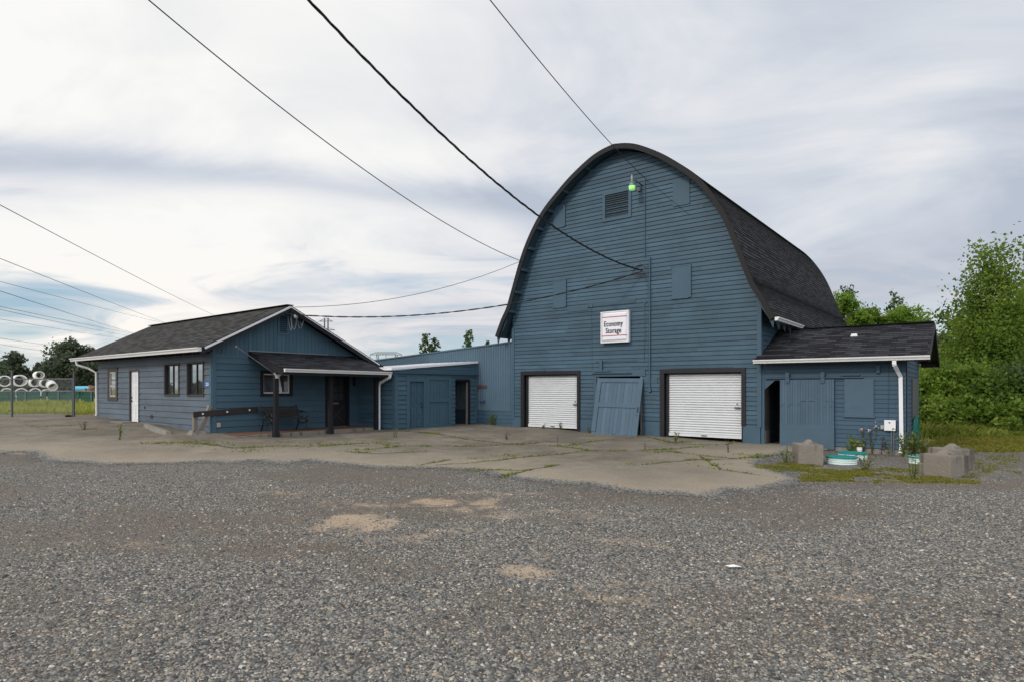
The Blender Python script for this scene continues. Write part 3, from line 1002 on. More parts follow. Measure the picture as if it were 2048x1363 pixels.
boarded(barn, BARN, 1.90, 2.36, 7.27, 8.02, M['barn_trim']); boarded(barn, BARN, 6.45, 7.0, 7.2, 7.96, M['barn_trim'], False)
boarded(barn, BARN, 1.88, 2.40, 4.38, 5.30, M['barn_trim']); boarded(barn, BARN, 6.43, 7.0, 4.30, 5.28, M['barn_trim'])
mb = MB(); frame4(mb, BARN, 3.92, 5.0, 7.13, 8.13, .10, .01, .06)
lv = mb.build('louver_vent', M['barn_trim'], barn)
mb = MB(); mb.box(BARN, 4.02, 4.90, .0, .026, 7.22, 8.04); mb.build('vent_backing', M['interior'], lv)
mb = MB()
for k in range(11):
    z = 7.24 + k * .073
    mb.hexa([BARN.P(4.02, .052, z), BARN.P(4.90, .052, z), BARN.P(4.90, .048, z - .008), BARN.P(4.02, .048, z - .008), BARN.P(4.02, .034, z + .026), BARN.P(4.90, .034, z + .026), BARN.P(4.90, .031, z + .018), BARN.P(4.02, .031, z + .018)])
mb.build('vent_slats', M['soffit'], lv)
# conduits on the front
cs0, cz0 = sz(BARN, 1291, 362); cs1, cz1 = sz(BARN, 1293, 515)
mb = MB(); mb.tube([BARN.P(cs0, .05, cz0), BARN.P(cs0, .05, cz1)], .016, 6)
mb.build('conduit', M['barn_trim'], barn)
ps, pz = sz(BARN, 1301, 517); _, pz1 = sz(BARN, 1303, 776)
mb = MB(); mb.tube([BARN.P(ps, .06, pz + .03), BARN.P(ps, .06, pz1)], .028, 8); mb.box(BARN, ps - .05, ps + .05, .02, .10, pz1 - .1, pz1)
mb.build('conduit', M['barn_trim'], barn)
mb = MB()
for k in range(5):
    cu, cv = sz(BARN, 1278 + k * 1.5, 538 + k)
    r = .17 + .02 * k
    mb.tube([BARN.P(cu + r * math.cos(t) * 1.2, .07 + .01 * k, cv + r * .8 * math.sin(t)) for t in np.linspace(0, 2 * math.pi * .97, 20)], .005, 5)
mb.build('wire_coil', M['steel_dark'], barn)
mb = MB()                                            # thin wires stapled to the boards
s_, z_ = sz(BARN, 1184, 612); mb.tube([BARN.P(s_, .04, z_), BARN.P(s_ + .02, .04, 3.1), BARN.P(s_ + .02, .04, 2.1)], .005, 5); mb.box(BARN, s_ - .02, s_ + .05, .02, .06, z_ - .05, z_ + .05)
mb.build('stapled_wire', M['barn_trim'], barn); mb = MB()
s_, z_ = sz(BARN, 1290, 605); mb.tube([BARN.P(s_, .04, z_), BARN.P(s_ + .02, .04, 3.3), BARN.P(s_ - .01, .04, 2.3)], .007, 5); mb.box(BARN, s_ - .02, s_ + .05, .02, .06, z_ - .05, z_ + .05)
mb.build('stapled_wire', M['barn_trim'], barn)

for a in ((2.5, 3.33, 4.16, 4.30), (3.35, 5.15, 4.27, 4.41), (5.30, 5.92, 1.62, 1.78), (3.62, 5.2, 2.36, 2.42), (6.4, 8.3, 2.085, 2.15), (.5, 1.5, 2.10, 2.16)):
    mb = MB(); mb.box(BARN, a[0], a[1], .02, .042, a[2], a[3], random.gauss(.5, .2)); mb.build('patch_board', M['barn'], barn)

# ------------------------------------------------------------------ sign, lamp and leaning door on the barn
sg_ = thing('sign', 'white square box sign with red stripes reading Economy Storage on the barn front', 'sign', BARN.P(4.45, .02, 3.0))
mb = MB(); mb.box(BARN, 3.94, 4.96, .03, .16, 3.0, 4.02); frame4(mb, BARN, 3.925, 4.975, 2.985, 4.035, .035, .12, .19)
mb.build('cabinet', M['white'], sg_)
mb = MB()
for k, (i0, o0) in enumerate(((.0, .16), (.05, .20))):
    pass
a = [(3.965, 3.025), (4.935, 3.025), (4.935, 3.995), (3.965, 3.995)]
c_ = [(4.02, 3.09), (4.88, 3.09), (4.88, 3.935), (4.02, 3.935)]
for k in range(4):
    j = (k + 1) % 4
    mb.face([BARN.P(*[a[k][0], .165, a[k][1]]), BARN.P(a[j][0], .165, a[j][1]), BARN.P(c_[j][0], .215, c_[j][1]), BARN.P(c_[k][0], .215, c_[k][1])])
mb.face([BARN.P(s, .215, z) for s, z in c_])
mb.build('face', M['signface'], sg_)
for z in (3.215, 3.84):
    mb = MB(); mb.box(BARN, 3.985, 4.915, .206, .219, z - .014, z + .014); mb.build('stripe', M['red'], sg_)


def lettering(txt, fr, s, z, hgt, width, o, mat, parent, bold=0.0):
    cu = bpy.data.curves.new('lettering', 'FONT'); cu.body = txt; cu.align_x = 'CENTER'; cu.size = 1; cu.extrude = .0; cu.offset = .013; cu.space_character = 1.10
    ob = bpy.data.objects.new('tmp', cu); COL.objects.link(ob)
    bpy.context.view_layer.update()
    me = bpy.data.meshes.new_from_object(ob.evaluated_get(bpy.context.evaluated_depsgraph_get()))
    bpy.data.objects.remove(ob)
    xs = [v.co.x for v in me.vertices]
    k = width / (max(xs) - min(xs)); mid = (max(xs) + min(xs)) / 2
    vs_, fs_ = [], []
    for q, sh in enumerate((-bold, 0.0, bold) if bold else (0.0,)):      # overprinted strokes make it bold
        n0 = len(vs_)
        vs_ += [tuple(fr.P(s + sh + (v.co.x - mid) * k, o + .0006 * q, z + v.co.y * hgt / .73)) for v in me.vertices]
        fs_ += [tuple(n0 + i for i in p.vertices) for p in me.polygons]
    me2 = bpy.data.meshes.new('lettering'); me2.from_pydata(vs_, [], fs_)
    bpy.data.meshes.remove(me)
    return link_mesh('lettering', me2, parent, mat)


lettering('Economy', BARN, 4.43, 3.53, .185, .70, .219, M['signtext'], sg_, .005)
lettering('Storage', BARN, 4.43, 3.30, .185, .58, .219, M['signtext'], sg_, .005)

ls, lz = sz(BARN, 1264, 372, .55)
lamp = thing('yard_light', 'grey yard light with a glowing green lens high on the barn gable', 'lamp', BARN.P(ls, .55, lz - .15))
c0 = BARN.P(ls, .55, lz)
mb = MB(); mb.lathe(c0, [(.0, .36), (.03, .36), (.03, .33), (.045, .30), (.045, .11), (.08, .09), (.11, .03), (.115, .0), (.0, .0)], 16)
mb.tube([BARN.P(5.4, .03, lz + .12), BARN.P(5.3, .3, lz + .22), BARN.P(ls + .05, .5, lz + .2)], .022, 8)
mb.build('housing', M['steel'], lamp, smooth=True)
mb = MB(); mb.lathe(c0, [(.0, -.001), (.105, -.002), (.11, -.02), (.095, -.11), (.08, -.135), (.0, -.14)], 16)
mb.build('lens', M['lens'], lamp, smooth=True)
mb = MB(); mb.box(BARN, 5.25, 5.36, .02, .1, lz - .05, lz + .08); mb.build('mounting_box', M['steel_dark'], lamp)

pd = thing('plank_door', 'loose blue plank door leaning against the barn between the roller doors', 'door', BARN.P(4.6, .5, -.11))
b0 = BARN.P(3.75, .52, gz(*BARN.P(3.75, .52, 0).xy) + .03); b1 = BARN.P(3.75, .06, 1.80)
ezd = (b1 - b0).normalized(); LN = (b1 - b0).length
exd = (dF + UP * -.012).normalized(); eyd = exd.cross(ezd); eyd = eyd if eyd.dot(-dD) > 0 else -eyd
DF_ = Fr(b0, exd, eyd, ezd)
DW = 1.70
s = .0
k = 0
while s < DW - .01:
    w = random.choice((.13, .15, .16, .17)); e = min(DW, s + w)
    mb = MB(); mb.box(DF_, s + .003, e - .003, -.02, .005 + random.uniform(-.003, .003), random.uniform(-.04, .02), LN - .01, min(1, max(0, random.gauss(.5, .18)))); mb.build('plank', M['door_blue'], pd)
    s = e
mb = MB()
mb.box(DF_, 0, .16, .006, .034, .08, LN); mb.box(DF_, DW - .15, DW, .006, .034, .0, LN); mb.box(DF_, .161, DW - .151, .006, .034, LN - .14, LN); mb.box(DF_, .161, DW - .151, .006, .034, LN * .48, LN * .48 + .15)
mb.build('door_rails', M['door_blue'], pd)
mb = MB(); mb.box(DF_, DW - .09, DW - .05, .034, .06, .78, .95); mb.tube([DF_.P(DW - .08, .034, .68), DF_.P(DW - .08, .05, .68)], .02, 8); mb.build('latch', M['iron'], pd)

# ================================================================== SIDE SHED (right of the barn)
shed = thing('side_shed', 'low blue shed with dark shingle roof joined to the side of the barn', 'shed', BARN.P(10.9, 0, -.25))
S0, S1, SDEP = WB + .04, 12.67, 3.72
SO = -.03                                            # its front lies a little behind the barn front
SHF = Fr(BARN.P(0, SO, 0), dF, -dD)
mb = MB()
dz1 = 1.68
lap(mb, SHF, -.13, 2.28, .118, lambda z: S0, lambda z: S1, [(9.22, 10.6, -1, dz1)], proud=.020, gh=.016)
sheet(mb, Fr(SHF.P(0, -SDEP, 0), dF, dD), [(S0, -.4), (S1, -.4), (S1, 2.3), (S0, 2.3)])
mb.build('front_wall', M['shed'], shed)
ridge_z, eave_z, fo, ro = 3.26, 2.25, .42, 4.12
rd = 1.85
sl = (ridge_z - eave_z) / (rd + fo)


def shed_top(d): return (eave_z + (d + fo) * sl if d < rd else ridge_z - (d - rd) * sl) - .10


mb = MB()
SE = Fr(SHF.P(S1, 0, 0), dD, dF)
lap(mb, SE, -.13, 2.1, .118, lambda z: 0, lambda z: SDEP, (), proud=.020, gh=.016)
lap(mb, SE, 2.1, 3.15, .118, lambda z: max(0, (z + .1 - eave_z) / sl - fo), lambda z: min(SDEP, rd + (ridge_z - z - .1) / sl), (), proud=.020, gh=.016)
mb.build('end_wall', M['shed'], shed)
mb = MB(); mb.box(SHF, 9.0 + .6, S1 + .02, -.2, .012, -.6, -.134); mb.box(SE, 0.0, SDEP, -.2, .011, -.6, -.135); mb.build('foundation', M['slab'], shed)
mb = MB()
RL, RR = S0 + .005, 13.17
e0, e1 = BARN.P(9.05, fo, eave_z), BARN.P(RR, fo, eave_z)
w0, w1 = BARN.P(9.05, .03, eave_z + (fo - .03) * sl), BARN.P(RR, .03, eave_z + (fo - .03) * sl)
shingles(mb, e0, e1, w0, w1)
w0b = BARN.P(RL, .03, eave_z + (fo - .03) * sl)
r0, r1 = BARN.P(RL, -rd, ridge_z), BARN.P(RR, -rd, ridge_z)
shingles(mb, w0b, w1, r0, r1, uoff=.12)
q0, q1 = BARN.P(RL, -ro, ridge_z - (ro - rd) * sl), BARN.P(RR, -ro, ridge_z - (ro - rd) * sl)
shingles(mb, q1, q0, r1, r0)
mb.beam(r0 + UP * .012, r1 + UP * .012, .22, .022)
sroof = mb.build('roof', M['roof_dark'], shed)
mb = MB(); slab4(mb, BARN.P(9.07, fo - .01, eave_z + .004), BARN.P(RR - .02, fo - .01, eave_z + .004), BARN.P(RR - .02, .02, eave_z + (fo - .02) * sl), BARN.P(9.07, .02, eave_z + (fo - .02) * sl), .05)
slab4(mb, BARN.P(RL + .02, .02, eave_z + (fo - .02) * sl), BARN.P(RR - .02, .02, eave_z + (fo - .02) * sl), BARN.P(RR - .02, -rd, ridge_z), BARN.P(RL + .02, -rd, ridge_z), .05)
slab4(mb, q1, q0, r0, r1, .05)
mb.build('soffit', M['black'], sroof)
mb = MB()
for a, b_ in ((e1, r1), (q1, r1)):
    mb.beam(a + UP * -.09 + dF * .01, b_ + UP * -.09 + dF * .01, .03, .15)
mb.beam(BARN.P(S1 + .05, -ro + .03, q1.z - .1), BARN.P(RR, -ro + .03, q1.z - .1), .03, .12)
mb.build('rake_board', M['black'], sroof)
mb = MB(); mb.box(BARN, 9.06, RR - .03, fo - .035, fo - .003, eave_z - .12, eave_z - .008); mb.build('fascia', M['black'], sroof)
mb = MB(); gutter(mb, BARN.P(9.04, fo - .002, eave_z + .01), BARN.P(13.20, fo - .002, eave_z + .01), -dD, .10, .11); mb.build('gutter', M['gutter'], shed)
mb = MB()
ds_ = 12.56
pts = [BARN.P(ds_ - .1, fo + .03, eave_z - .1), BARN.P(ds_ - .1, fo + .03, eave_z - .2), BARN.P(ds_ - .05, .2, eave_z - .36), BARN.P(ds_ + .0, .06, eave_z - .50), BARN.P(ds_ + .02, .06, -.05), BARN.P(ds_ + .0, .12, -.2)]
for a, b_ in zip(pts[:-1], pts[1:]): mb.beam(a, b_, .085, .075, -dD)
mb.build('downspout', M['white'], shed)
vs_, vz_ = 11.02, 2.98
mb = MB(); vp = BARN.P(11.35, -rd + .75, ridge_z - .75 * sl)
mb.box(Fr(vp, dF, -dD), -.07, .07, -.05, .05, -.02, .06); mb.box(Fr(vp, dF, -dD), -.085, .085, -.08, .07, -.02, .012); mb.build('roof_vent', M['white'], sroof)
# sliding door on its rail
mb = MB()
s = 9.66
while s < 11.04 - .01:
    e = min(11.04, s + random.choice((.065, .075, .06, .08)))
    zj = random.choice((None, None, None, 1.0, 1.1, .95))
    if zj:
        mb.box(SHF, s + .002, e - .002, .075, .10 + random.uniform(0, .006), zj + .006, 1.70, random.gauss(.5, .12)); mb.box(SHF, s + .002, e - .002, .075, .10 + random.uniform(0, .006), .44, zj - .004, random.gauss(.5, .12))
    else:
        mb.box(SHF, s + .002, e - .002, .075, .10 + random.uniform(0, .006), .44, 1.70, random.gauss(.5, .12))
    s = e
sd_ = mb.build('sliding_door', M['door_blue'], shed)
mb = MB(); mb.box(SHF, 9.66, 11.045, .07, .118, -.20, .455); mb.build('kick_panel', M['door_blue'], sd_)
mb = MB(); mb.box(SHF, 9.25, 11.72, .05, .105, 1.735, 1.765); mb.box(SHF, 11.2, 11.65, .02, .06, 1.80, 1.83); mb.build('door_track', M['shed'], shed)
for s in (9.86, 10.76):
    mb = MB(); mb.box(SHF, s - .05, s + .05, .10, .135, 1.60, 1.90); mb.tube([SHF.P(s, .10, 1.80), SHF.P(s, .15, 1.80)], .055, 12); mb.build('door_hanger', M['shed'], sd_)
mb = MB(); mb.prism(SHF, [(9.22, 1.42), (9.50, dz1), (9.22, dz1)], -.02, .02); mb.box(SHF, 9.12, 9.219, .0, .03, -.3, 2.0); mb.build('door_casing', M['shed'], shed)
mb = MB()
lap(mb, Fr(SHF.P(9.215, -.02, 0), dD, dF), .25, dz1, .12, lambda z: 0, lambda z: .45, (), proud=.012)
mb.build('inner_boards', M['rawwood'], shed)
mb = MB(); mb.box(SHF, 9.13, 9.225, -.5, -.02, -.4, .245); mb.build('door_pier', M['slab'], shed)
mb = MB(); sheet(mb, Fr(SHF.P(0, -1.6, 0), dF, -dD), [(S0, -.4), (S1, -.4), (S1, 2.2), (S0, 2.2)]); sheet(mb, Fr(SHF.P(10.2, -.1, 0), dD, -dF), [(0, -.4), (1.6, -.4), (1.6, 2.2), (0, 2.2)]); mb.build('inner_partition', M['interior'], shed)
bw_ = boarded(shed, SHF, 11.28, 11.96, .72, 1.71, M['door_blue'], False, .035)
mb = MB(); mb.box(SHF, 11.25, 11.99, .02, .075, .685, .719); mb.build('board_trim', M['door_blue'], bw_)
boarded(shed, SE, 1.3, 3.1, .62, 1.72, M['steel_dark'], False, .02)
mb = MB(); mb.box(SHF, 12.02, 12.10, .01, .10, 1.86, 2.05); wl = mb.build('wall_lamp', M['shed'], shed)
mb = MB(); mb.tube([SHF.P(12.28, .03, 2.1), SHF.P(12.30, .03, 1.5), SHF.P(12.28, .03, .9), SHF.P(12.28, .03, .3)], .006, 5); mb.build('stapled_wire', M['shed'], shed)

eb = thing('meter_box', 'white electrical box with conduits on the shed wall near the downspout', 'electrical box', SHF.P(12.34, .03, .36))
mb = MB(); mb.box(SHF, 12.215, 12.445, .02, .12, .38, .63); mb.box(SHF, 12.205, 12.455, .12, .135, .37, .64); mb.build('cabinet', M['white'], eb)
mb = MB(); mb.tube([SHF.P(12.32, .135, .575), SHF.P(12.32, .145, .575)], .018, 12); mb.build('knob', M['iron'], eb)
mb = MB(); mb.box(SHF, 12.12, 12.19, .02, .09, .40, .50); mb.beam(SHF.P(12.19, .05, .45), SHF.P(12.215, .05, .45), .02, .02); mb.build('outlet', M['offwhite'], eb)
for s in (12.36, 12.41):
    mb = MB(); mb.tube([SHF.P(s, .05, .38), SHF.P(s, .05, -.35)], .014, 8); mb.build('conduit', M['steel'], eb)

hs = thing('garden_hose', 'green garden hose hung in loops on the shed end wall', 'hose', SE.P(1.6, .05, .1))
mb = MB()
for k in range(9):
    cs = 1.45 + .13 * k * .8; r = .3
    mb.tube([SE.P(cs + .28 * math.sin(t), .07 + .012 * (k % 5), .22 + (.40 + .03 * (k % 3)) * math.cos(t)) for t in np.linspace(0, 2 * math.pi, 22)], .014, 6)
mb.build('hose_loops', M['hose'], hs)
mb = MB(); mb.box(SE, 1.7, 2.1, .01, .12, .52, .60); mb.build('hanger', M['steel_dark'], hs)
sp = thing('standpipe', 'short white plastic pipe stub at the foot of the shed wall', 'pipe', gp(1719, 909))
c = gp(1719, 909); mb = MB(); mb.tube([c + UP * -.1, c + UP * .12, c + UP * .15 + dF * -.02], .05, 12); mb.lathe(c, [(.05, .13), (.062, .13), (.062, .2), (.0, .2)], 12); mb.build('pipe', M['white'], sp)

# ================================================================== TIN LEAN-TO (left of the barn)
tin = thing('metal_shed', 'blue corrugated sheet metal lean-to against the barn', 'shed', BARN.P(-4.5, -.02, 0))
TF = Fr(BARN.P(0, -.06, 0), dF, -dD)
mb = MB()
tl = lambda s: 3.21 + .0585 * s
pitch, seg = .12, 8
ss = np.arange(-9.2, -.02, pitch / seg)
base = 0
for s in ss:
    ph = (s % pitch) / pitch
    o = .021 * math.sin(2 * math.pi * ph) + (.014 if ph < .13 else 0)
    mb.v += [tuple(TF.P(s, o, .55)), tuple(TF.P(s, o, tl(s)))]
for i in range(len(ss) - 1):
    mb.f.append((2 * i, 2 * i + 2, 2 * i + 3, 2 * i + 1)); mb.t.append(.5 + .12 * math.sin(int(ss[i] / .83) * 12.9)); mb.uv.append(None)
mb.build('sheet_wall', M['tin'], tin)
mb = MB(); lap(mb, TF, -.2, .55, .15, lambda z: -9.2, lambda z: -.03, (), proud=.015); mb.box(TF, -9.2, -.04, .0, .03, .552, .60); mb.build('base_boards', M['barn'], tin)
mb = MB(); mb.prism(TF, [(-9.25, tl(-9.25)), (-.02, tl(-.02)), (-.02, tl(-.02) + .05), (-9.25, tl(-9.25) + .05)], -8, .06); mb.build('roof', M['tin'], tin)
mb = MB(); sheet(mb, Fr(TF.P(-9.2, 0, 0), dD, -dF), [(0, -.3), (8, -.3), (8, 2.6), (0, 2.6)]); mb.build('end_wall', M['tin'], tin)
mb = MB()
mb.box(TF, -1.70, -1.42, .03, .12, .92, .95); mb.box(TF, -1.48, -1.42, .03, .10, .95, 1.0)
mb.build('shelf_bracket', M['barn_trim'], tin)
bd_s, bd_z = sz(TF, 964, 772)
wb_ = thing('wall_board', 'small red brown board fixed on the corrugated metal wall', 'board', TF.P(bd_s, .04, bd_z))
mb = MB(); mb.box(TF, bd_s - .27, bd_s + .25, .025, .055, bd_z - .06, bd_z + .055); mb.build('board', M['brick_brown'], wb_)

# ================================================================== STORAGE SHED with white roof
st = thing('storage_shed', 'small blue clapboard shed with a white metal roof and an open doorway', 'shed', S2.P(2.1, 0, 0))
L2 = 4.27
D1, D2, D3 = (2.88, 3.68, 1.70), (1.50, 2.82, 1.92), (.40, 1.27, 1.80)
mb = MB()
lap(mb, S2, -.12, 1.99, .165, lambda z: 0.06, lambda z: L2, [(D1[0], D1[1], -1, D1[2]), (D2[0], D2[1], -1, D2[2]), (D3[0], D3[1], -1, D3[2])], proud=.036, gh=.034, taper=.4)
lap(mb, S2, 2.02, 2.42, .13, lambda z: .06, lambda z: max(.1, min(L2, (2.44 - z) / .083)), (), proud=.02)
SNE = Fr(S2.P(L2, 0, 0), -dF, -dD)
mb.build('front_wall', M['office'], st)
mb = MB()
lap(mb, SNE, -.12, 2.05, .165, lambda z: 0, lambda z: 2.6, (), proud=.036, gh=.034, taper=.4)
sheet(mb, Fr(S2.P(0.05, -2.6, 0), -dD, -dF), [(0, -.2), (L2, -.2), (L2, 2.0), (0, 2.3)])
mb.build('rear_walls', M['office'], st)
for a in ((S2, L2 - .10, L2 + .03, .0, .045, -.12, 2.02), (SNE, 0, .1, .0, .04, -.12, 2.0), (S2, 0.0, .09, .0, .045, -.1, 2.42), (S2, .0, L2 + .1, .03, .12, 1.985, 2.025)):
    mb = MB(); mb.box(*a); mb.build('corner_board' if a[2] - a[1] < 1 else 'drip_board', M['office'], st)
mb = MB()
zt = lambda s: 2.46 - .083 * s
mb.hexa([S2.P(-.0, .10, zt(0)), S2.P(L2 + .25, .10, zt(L2 + .25)), S2.P(L2 + .25, -2.7, zt(L2 + .25)), S2.P(0, -2.7, zt(0)), S2.P(0, .10, zt(0) + .06), S2.P(L2 + .25, .10, zt(L2 + .25) + .06), S2.P(L2 + .25, -2.7, zt(L2 + .25) + .06), S2.P(0, -2.7, zt(0) + .06)])
for k in range(7):
    o = .08 - k * .42
    mb.hexa([S2.P(0, o, zt(0) + .061), S2.P(L2 + .25, o, zt(L2 + .25) + .061), S2.P(L2 + .25, o - .03, zt(L2 + .25) + .061), S2.P(0, o - .03, zt(0) + .061), S2.P(0, o, zt(0) + .085), S2.P(L2 + .25, o, zt(L2 + .25) + .085), S2.P(L2 + .25, o - .03, zt(L2 + .25) + .085), S2.P(0, o - .03, zt(0) + .085)])
mb.build('roof', M['whiteroof'], st)
# panel door
mb = MB(); mb.box(S2, D1[0] + .06, D1[1] - .06, -.09, -.05, -.05, D1[2] - .03)
pdr = mb.build('panel_door', M['office'], st)
w = (D1[1] - D1[0] - .12); a0 = D1[0] + .06
for cx_ in (0, 1):
    for (z0, z1) in ((.12, .44), (.52, .84), (.92, 1.24), (1.32, 1.60)):
        s0 = a0 + .10 + cx_ * (w / 2 - .04); s1 = s0 + w / 2 - .16
        mb = MB(); mb.prism(S2, [(s0, z0), (s1, z0), (s1, z1), (s0, z1)], -.05, -.047); frame4(mb, S2, s0 - .02, s1 + .02, z0 - .02, z1 + .02, .03, -.05, -.022); mb.box(S2, s0 + .05, s1 - .05, -.05, -.034, z0 + .05, z1 - .05)
        mb.build('door_panel', M['office'], pdr)
for z in (.78, .90):
    mb = MB(); mb.tube([S2.P(a0 + .07, -.05, z), S2.P(a0 + .07, .0, z)], .025, 10); mb.build('handle' if z < .8 else 'lock', M['iron'], pdr)
mb = MB(); mb.box(S2, D1[0] - .10, D1[0] + .06, -.1, .04, -.1, D1[2] + .0); mb.box(S2, D1[1] - .06, D1[1] + .10, -.1, .04, -.1, D1[2]); mb.box(S2, D1[0] - .10, D1[1] + .10, -.1, .035, D1[2], D1[2] + .26); mb.build('door_frame', M['office'], st)
mb = MB(); mb.box(S2, D1[0], D1[1], -.14, -.095, -.1, D1[2]); mb.build('door_backing', M['office'], st)
# plank door
mb = MB(); s = D2[0]
while s < D2[1] - .01:
    e = min(D2[1], s + .155); mb.box(S2, s + .003, e - .003, -.03, .012, -.04, D2[2] - .02, random.gauss(.5, .12)); s = e
pkd = mb.build('plank_door_leaf', M['office'], st)
mb = MB(); frame4(mb, S2, D2[0], D2[1], -.03, D2[2], .15, .014, .045); mb.box(S2, D2[0] + .15, D2[1] - .15, .014, .045, .95, 1.1); mb.build('door_rails', M['office'], pkd)
mb = MB(); mb.box(S2, D3[0] - .0, D3[0] + .10, -.12, .03, -.1, D3[2]); mb.box(S2, D3[0] + .1, D3[1], -.12, .03, D3[2] - .05, D3[2] + .02); mb.build('door_frame', M['black'], st)
mb = MB(); mb.box(S2, D3[0] + .102, D3[0] + .13, -.10, -.02, 0, D3[2] - .1); mb.box(S2, D3[0] + .1, D3[1], -.12, .05, -.03, .02); mb.build('threshold', M['greywood'], st)
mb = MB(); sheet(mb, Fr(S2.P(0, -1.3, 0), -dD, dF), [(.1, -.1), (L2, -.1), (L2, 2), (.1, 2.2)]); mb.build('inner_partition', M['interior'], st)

# ================================================================== OFFICE
of = thing('office', 'long low blue office building with a grey gabled roof and a covered porch', 'building', FRONT.P(3.2, -4, .05))
GW, WT = 6.35, 2.62                                  # gable wall width, side wall height
SL_ = 9.72                                           # side wall length
RS, RZ = 2.45, 4.30                                  # ridge position on the gable and its height
kl, kr = .535, .480
roofz = lambda s: RZ - kl * (RS - s) if s < RS else RZ - kr * (s - RS)
W1, W2, W3, SD = (7.62, 8.60, .98, 2.26), (2.25, 3.36, 1.21, 2.30), (.50, 1.64, 1.21, 2.31), (5.60, 6.40, .12, 2.12)
mb = MB()
lap(mb, SIDE, .02, 2.62, .205, lambda z: 0.0, lambda z: SL_, [W1, W2, W3, (SD[0], SD[1], -1, SD[3])], proud=.030, gh=.024, taper=.5)
mb.build('side_wall', M['faded'], of)
FW, FD = (1.64, 2.80, 1.20, 2.04), (4.24, 5.20, 0.0, 1.97)
mb = MB()
lap(mb, FRONT, -.02, 2.47, .205, lambda z: .0, lambda z: min(GW, RS + (RZ - z - .06) / kr), [FW, (FD[0], FD[1], -1, FD[3])], proud=.030, gh=.026, taper=.5)
mb.build('gable_wall', M['office'], of)
mb = MB(); battens(mb, FRONT, 0.0, GW, 2.56, lambda s: roofz(s) - .10, .15, .0, .016); mb.build('gable_boards', M['office'], of)
for nm_, a in (('band_board', (FRONT, 0, 5.9, 0, .03, 2.44, 2.565)), ('corner_board', (FRONT, -.012, .115, .0, .042, -.05, 2.44)), ('corner_board', (SIDE, -.012, .10, .0, .036, -.05, 2.6)), ('corner_board', (FRONT, 5.80, 5.93, 0, .045, -.05, 2.44))):
    mb = MB(); mb.box(*a); mb.build(nm_, M['office'], of)
mb = MB()
bkf = Fr(SIDE.P(SL_, 0, 0), dD * KO, -dF * KO, UP * KO)
sheet(mb, bkf, [(0, -.1), (GW, -.1), (GW, roofz(GW) - .08), (RS, RZ - .1), (0, roofz(0) - .08)])
sheet(mb, Fr(FRONT.P(GW, 0, 0), -dF * KO, dD * KO, UP * KO), [(0, -.3), (SL_, -.3), (SL_, 2.3), (0, 2.3)])
mb.build('rear_walls', M['faded'], of)
# main roof
fo_, lo_, far_ = .50, -.58, 10.84
E_ = lambda s, q: FRONT.P(s, -q, roofz(s))           # q: distance back from the gable wall
mb = MB()
ez_, rz_ = E_(lo_, -fo_), E_(RS, -fo_)
shingles(mb, E_(lo_, far_), E_(lo_, -fo_), E_(RS, far_), E_(RS, -fo_))
re_ = 6.55
shingles(mb, E_(re_, -fo_), E_(re_, far_), E_(RS, -fo_), E_(RS, far_))
mb.beam(E_(RS, -fo_) + UP * .01, E_(RS, far_) + UP * .01, .25, .02)
oroof = mb.build('roof', M['roof_grey'], of)
mb = MB(); slab4(mb, E_(lo_, far_), E_(lo_, -fo_ + .01), E_(RS, -fo_ + .01), E_(RS, far_), .05); slab4(mb, E_(re_, -fo_ + .01), E_(re_, far_), E_(RS, far_), E_(RS, -fo_ + .01), .05); mb.build('soffit', M['black'], oroof)
mb = MB()
mb.beam(E_(lo_, -fo_) + UP * -.10 + dF * -.03, E_(RS, -fo_) + UP * -.10 + dF * -.03, .035, .17)
mb.beam(E_(RS, -fo_) + UP * -.10 + dF * -.03, E_(re_, -fo_) + UP * -.10 + dF * -.03, .035, .17)
mb.build('rake_board', M['black'], oroof)
mb = MB()
mb.beam(E_(lo_ + .12, -fo_) + UP * -.055 + dF * .003, E_(RS, -fo_) + UP * -.055 + dF * .003, .02, .062)
mb.beam(E_(RS, -fo_) + UP * -.045 + dF * .003, E_(re_ - .2, -fo_) + UP * -.04 + dF * .003, .02, .032)
mb.build('rake_flashing', M['white'], oroof)
for k in range(16):                                  # rafter tails below the long eave
    q = .2 + k * .62
    mb = MB(); mb.beam(FRONT.P(-.02, -q, 2.62 - .0), FRONT.P(lo_ + .06, -q, roofz(lo_) - .10), .045, .10); mb.build('rafter_tail', M['black'], oroof)
mb = MB(); gutter(mb, E_(lo_ - .0, far_ + .02) + UP * .02, E_(lo_ - .0, -fo_ - .04) + UP * .02, -dD, .115, .12); mb.build('gutter', M['gutter'], of)
mb = MB()
p = [SIDE.P(10.3, .62, 2.60), SIDE.P(10.25, .60, 2.42), SIDE.P(10.0, .25, 2.28), SIDE.P(9.75, .07, 2.10), SIDE.P(9.74, .06, .4), SIDE.P(9.74, .08, .32)]
mb.tube(p, .045, 10); mb.build('downspout', M['gutter'], of)


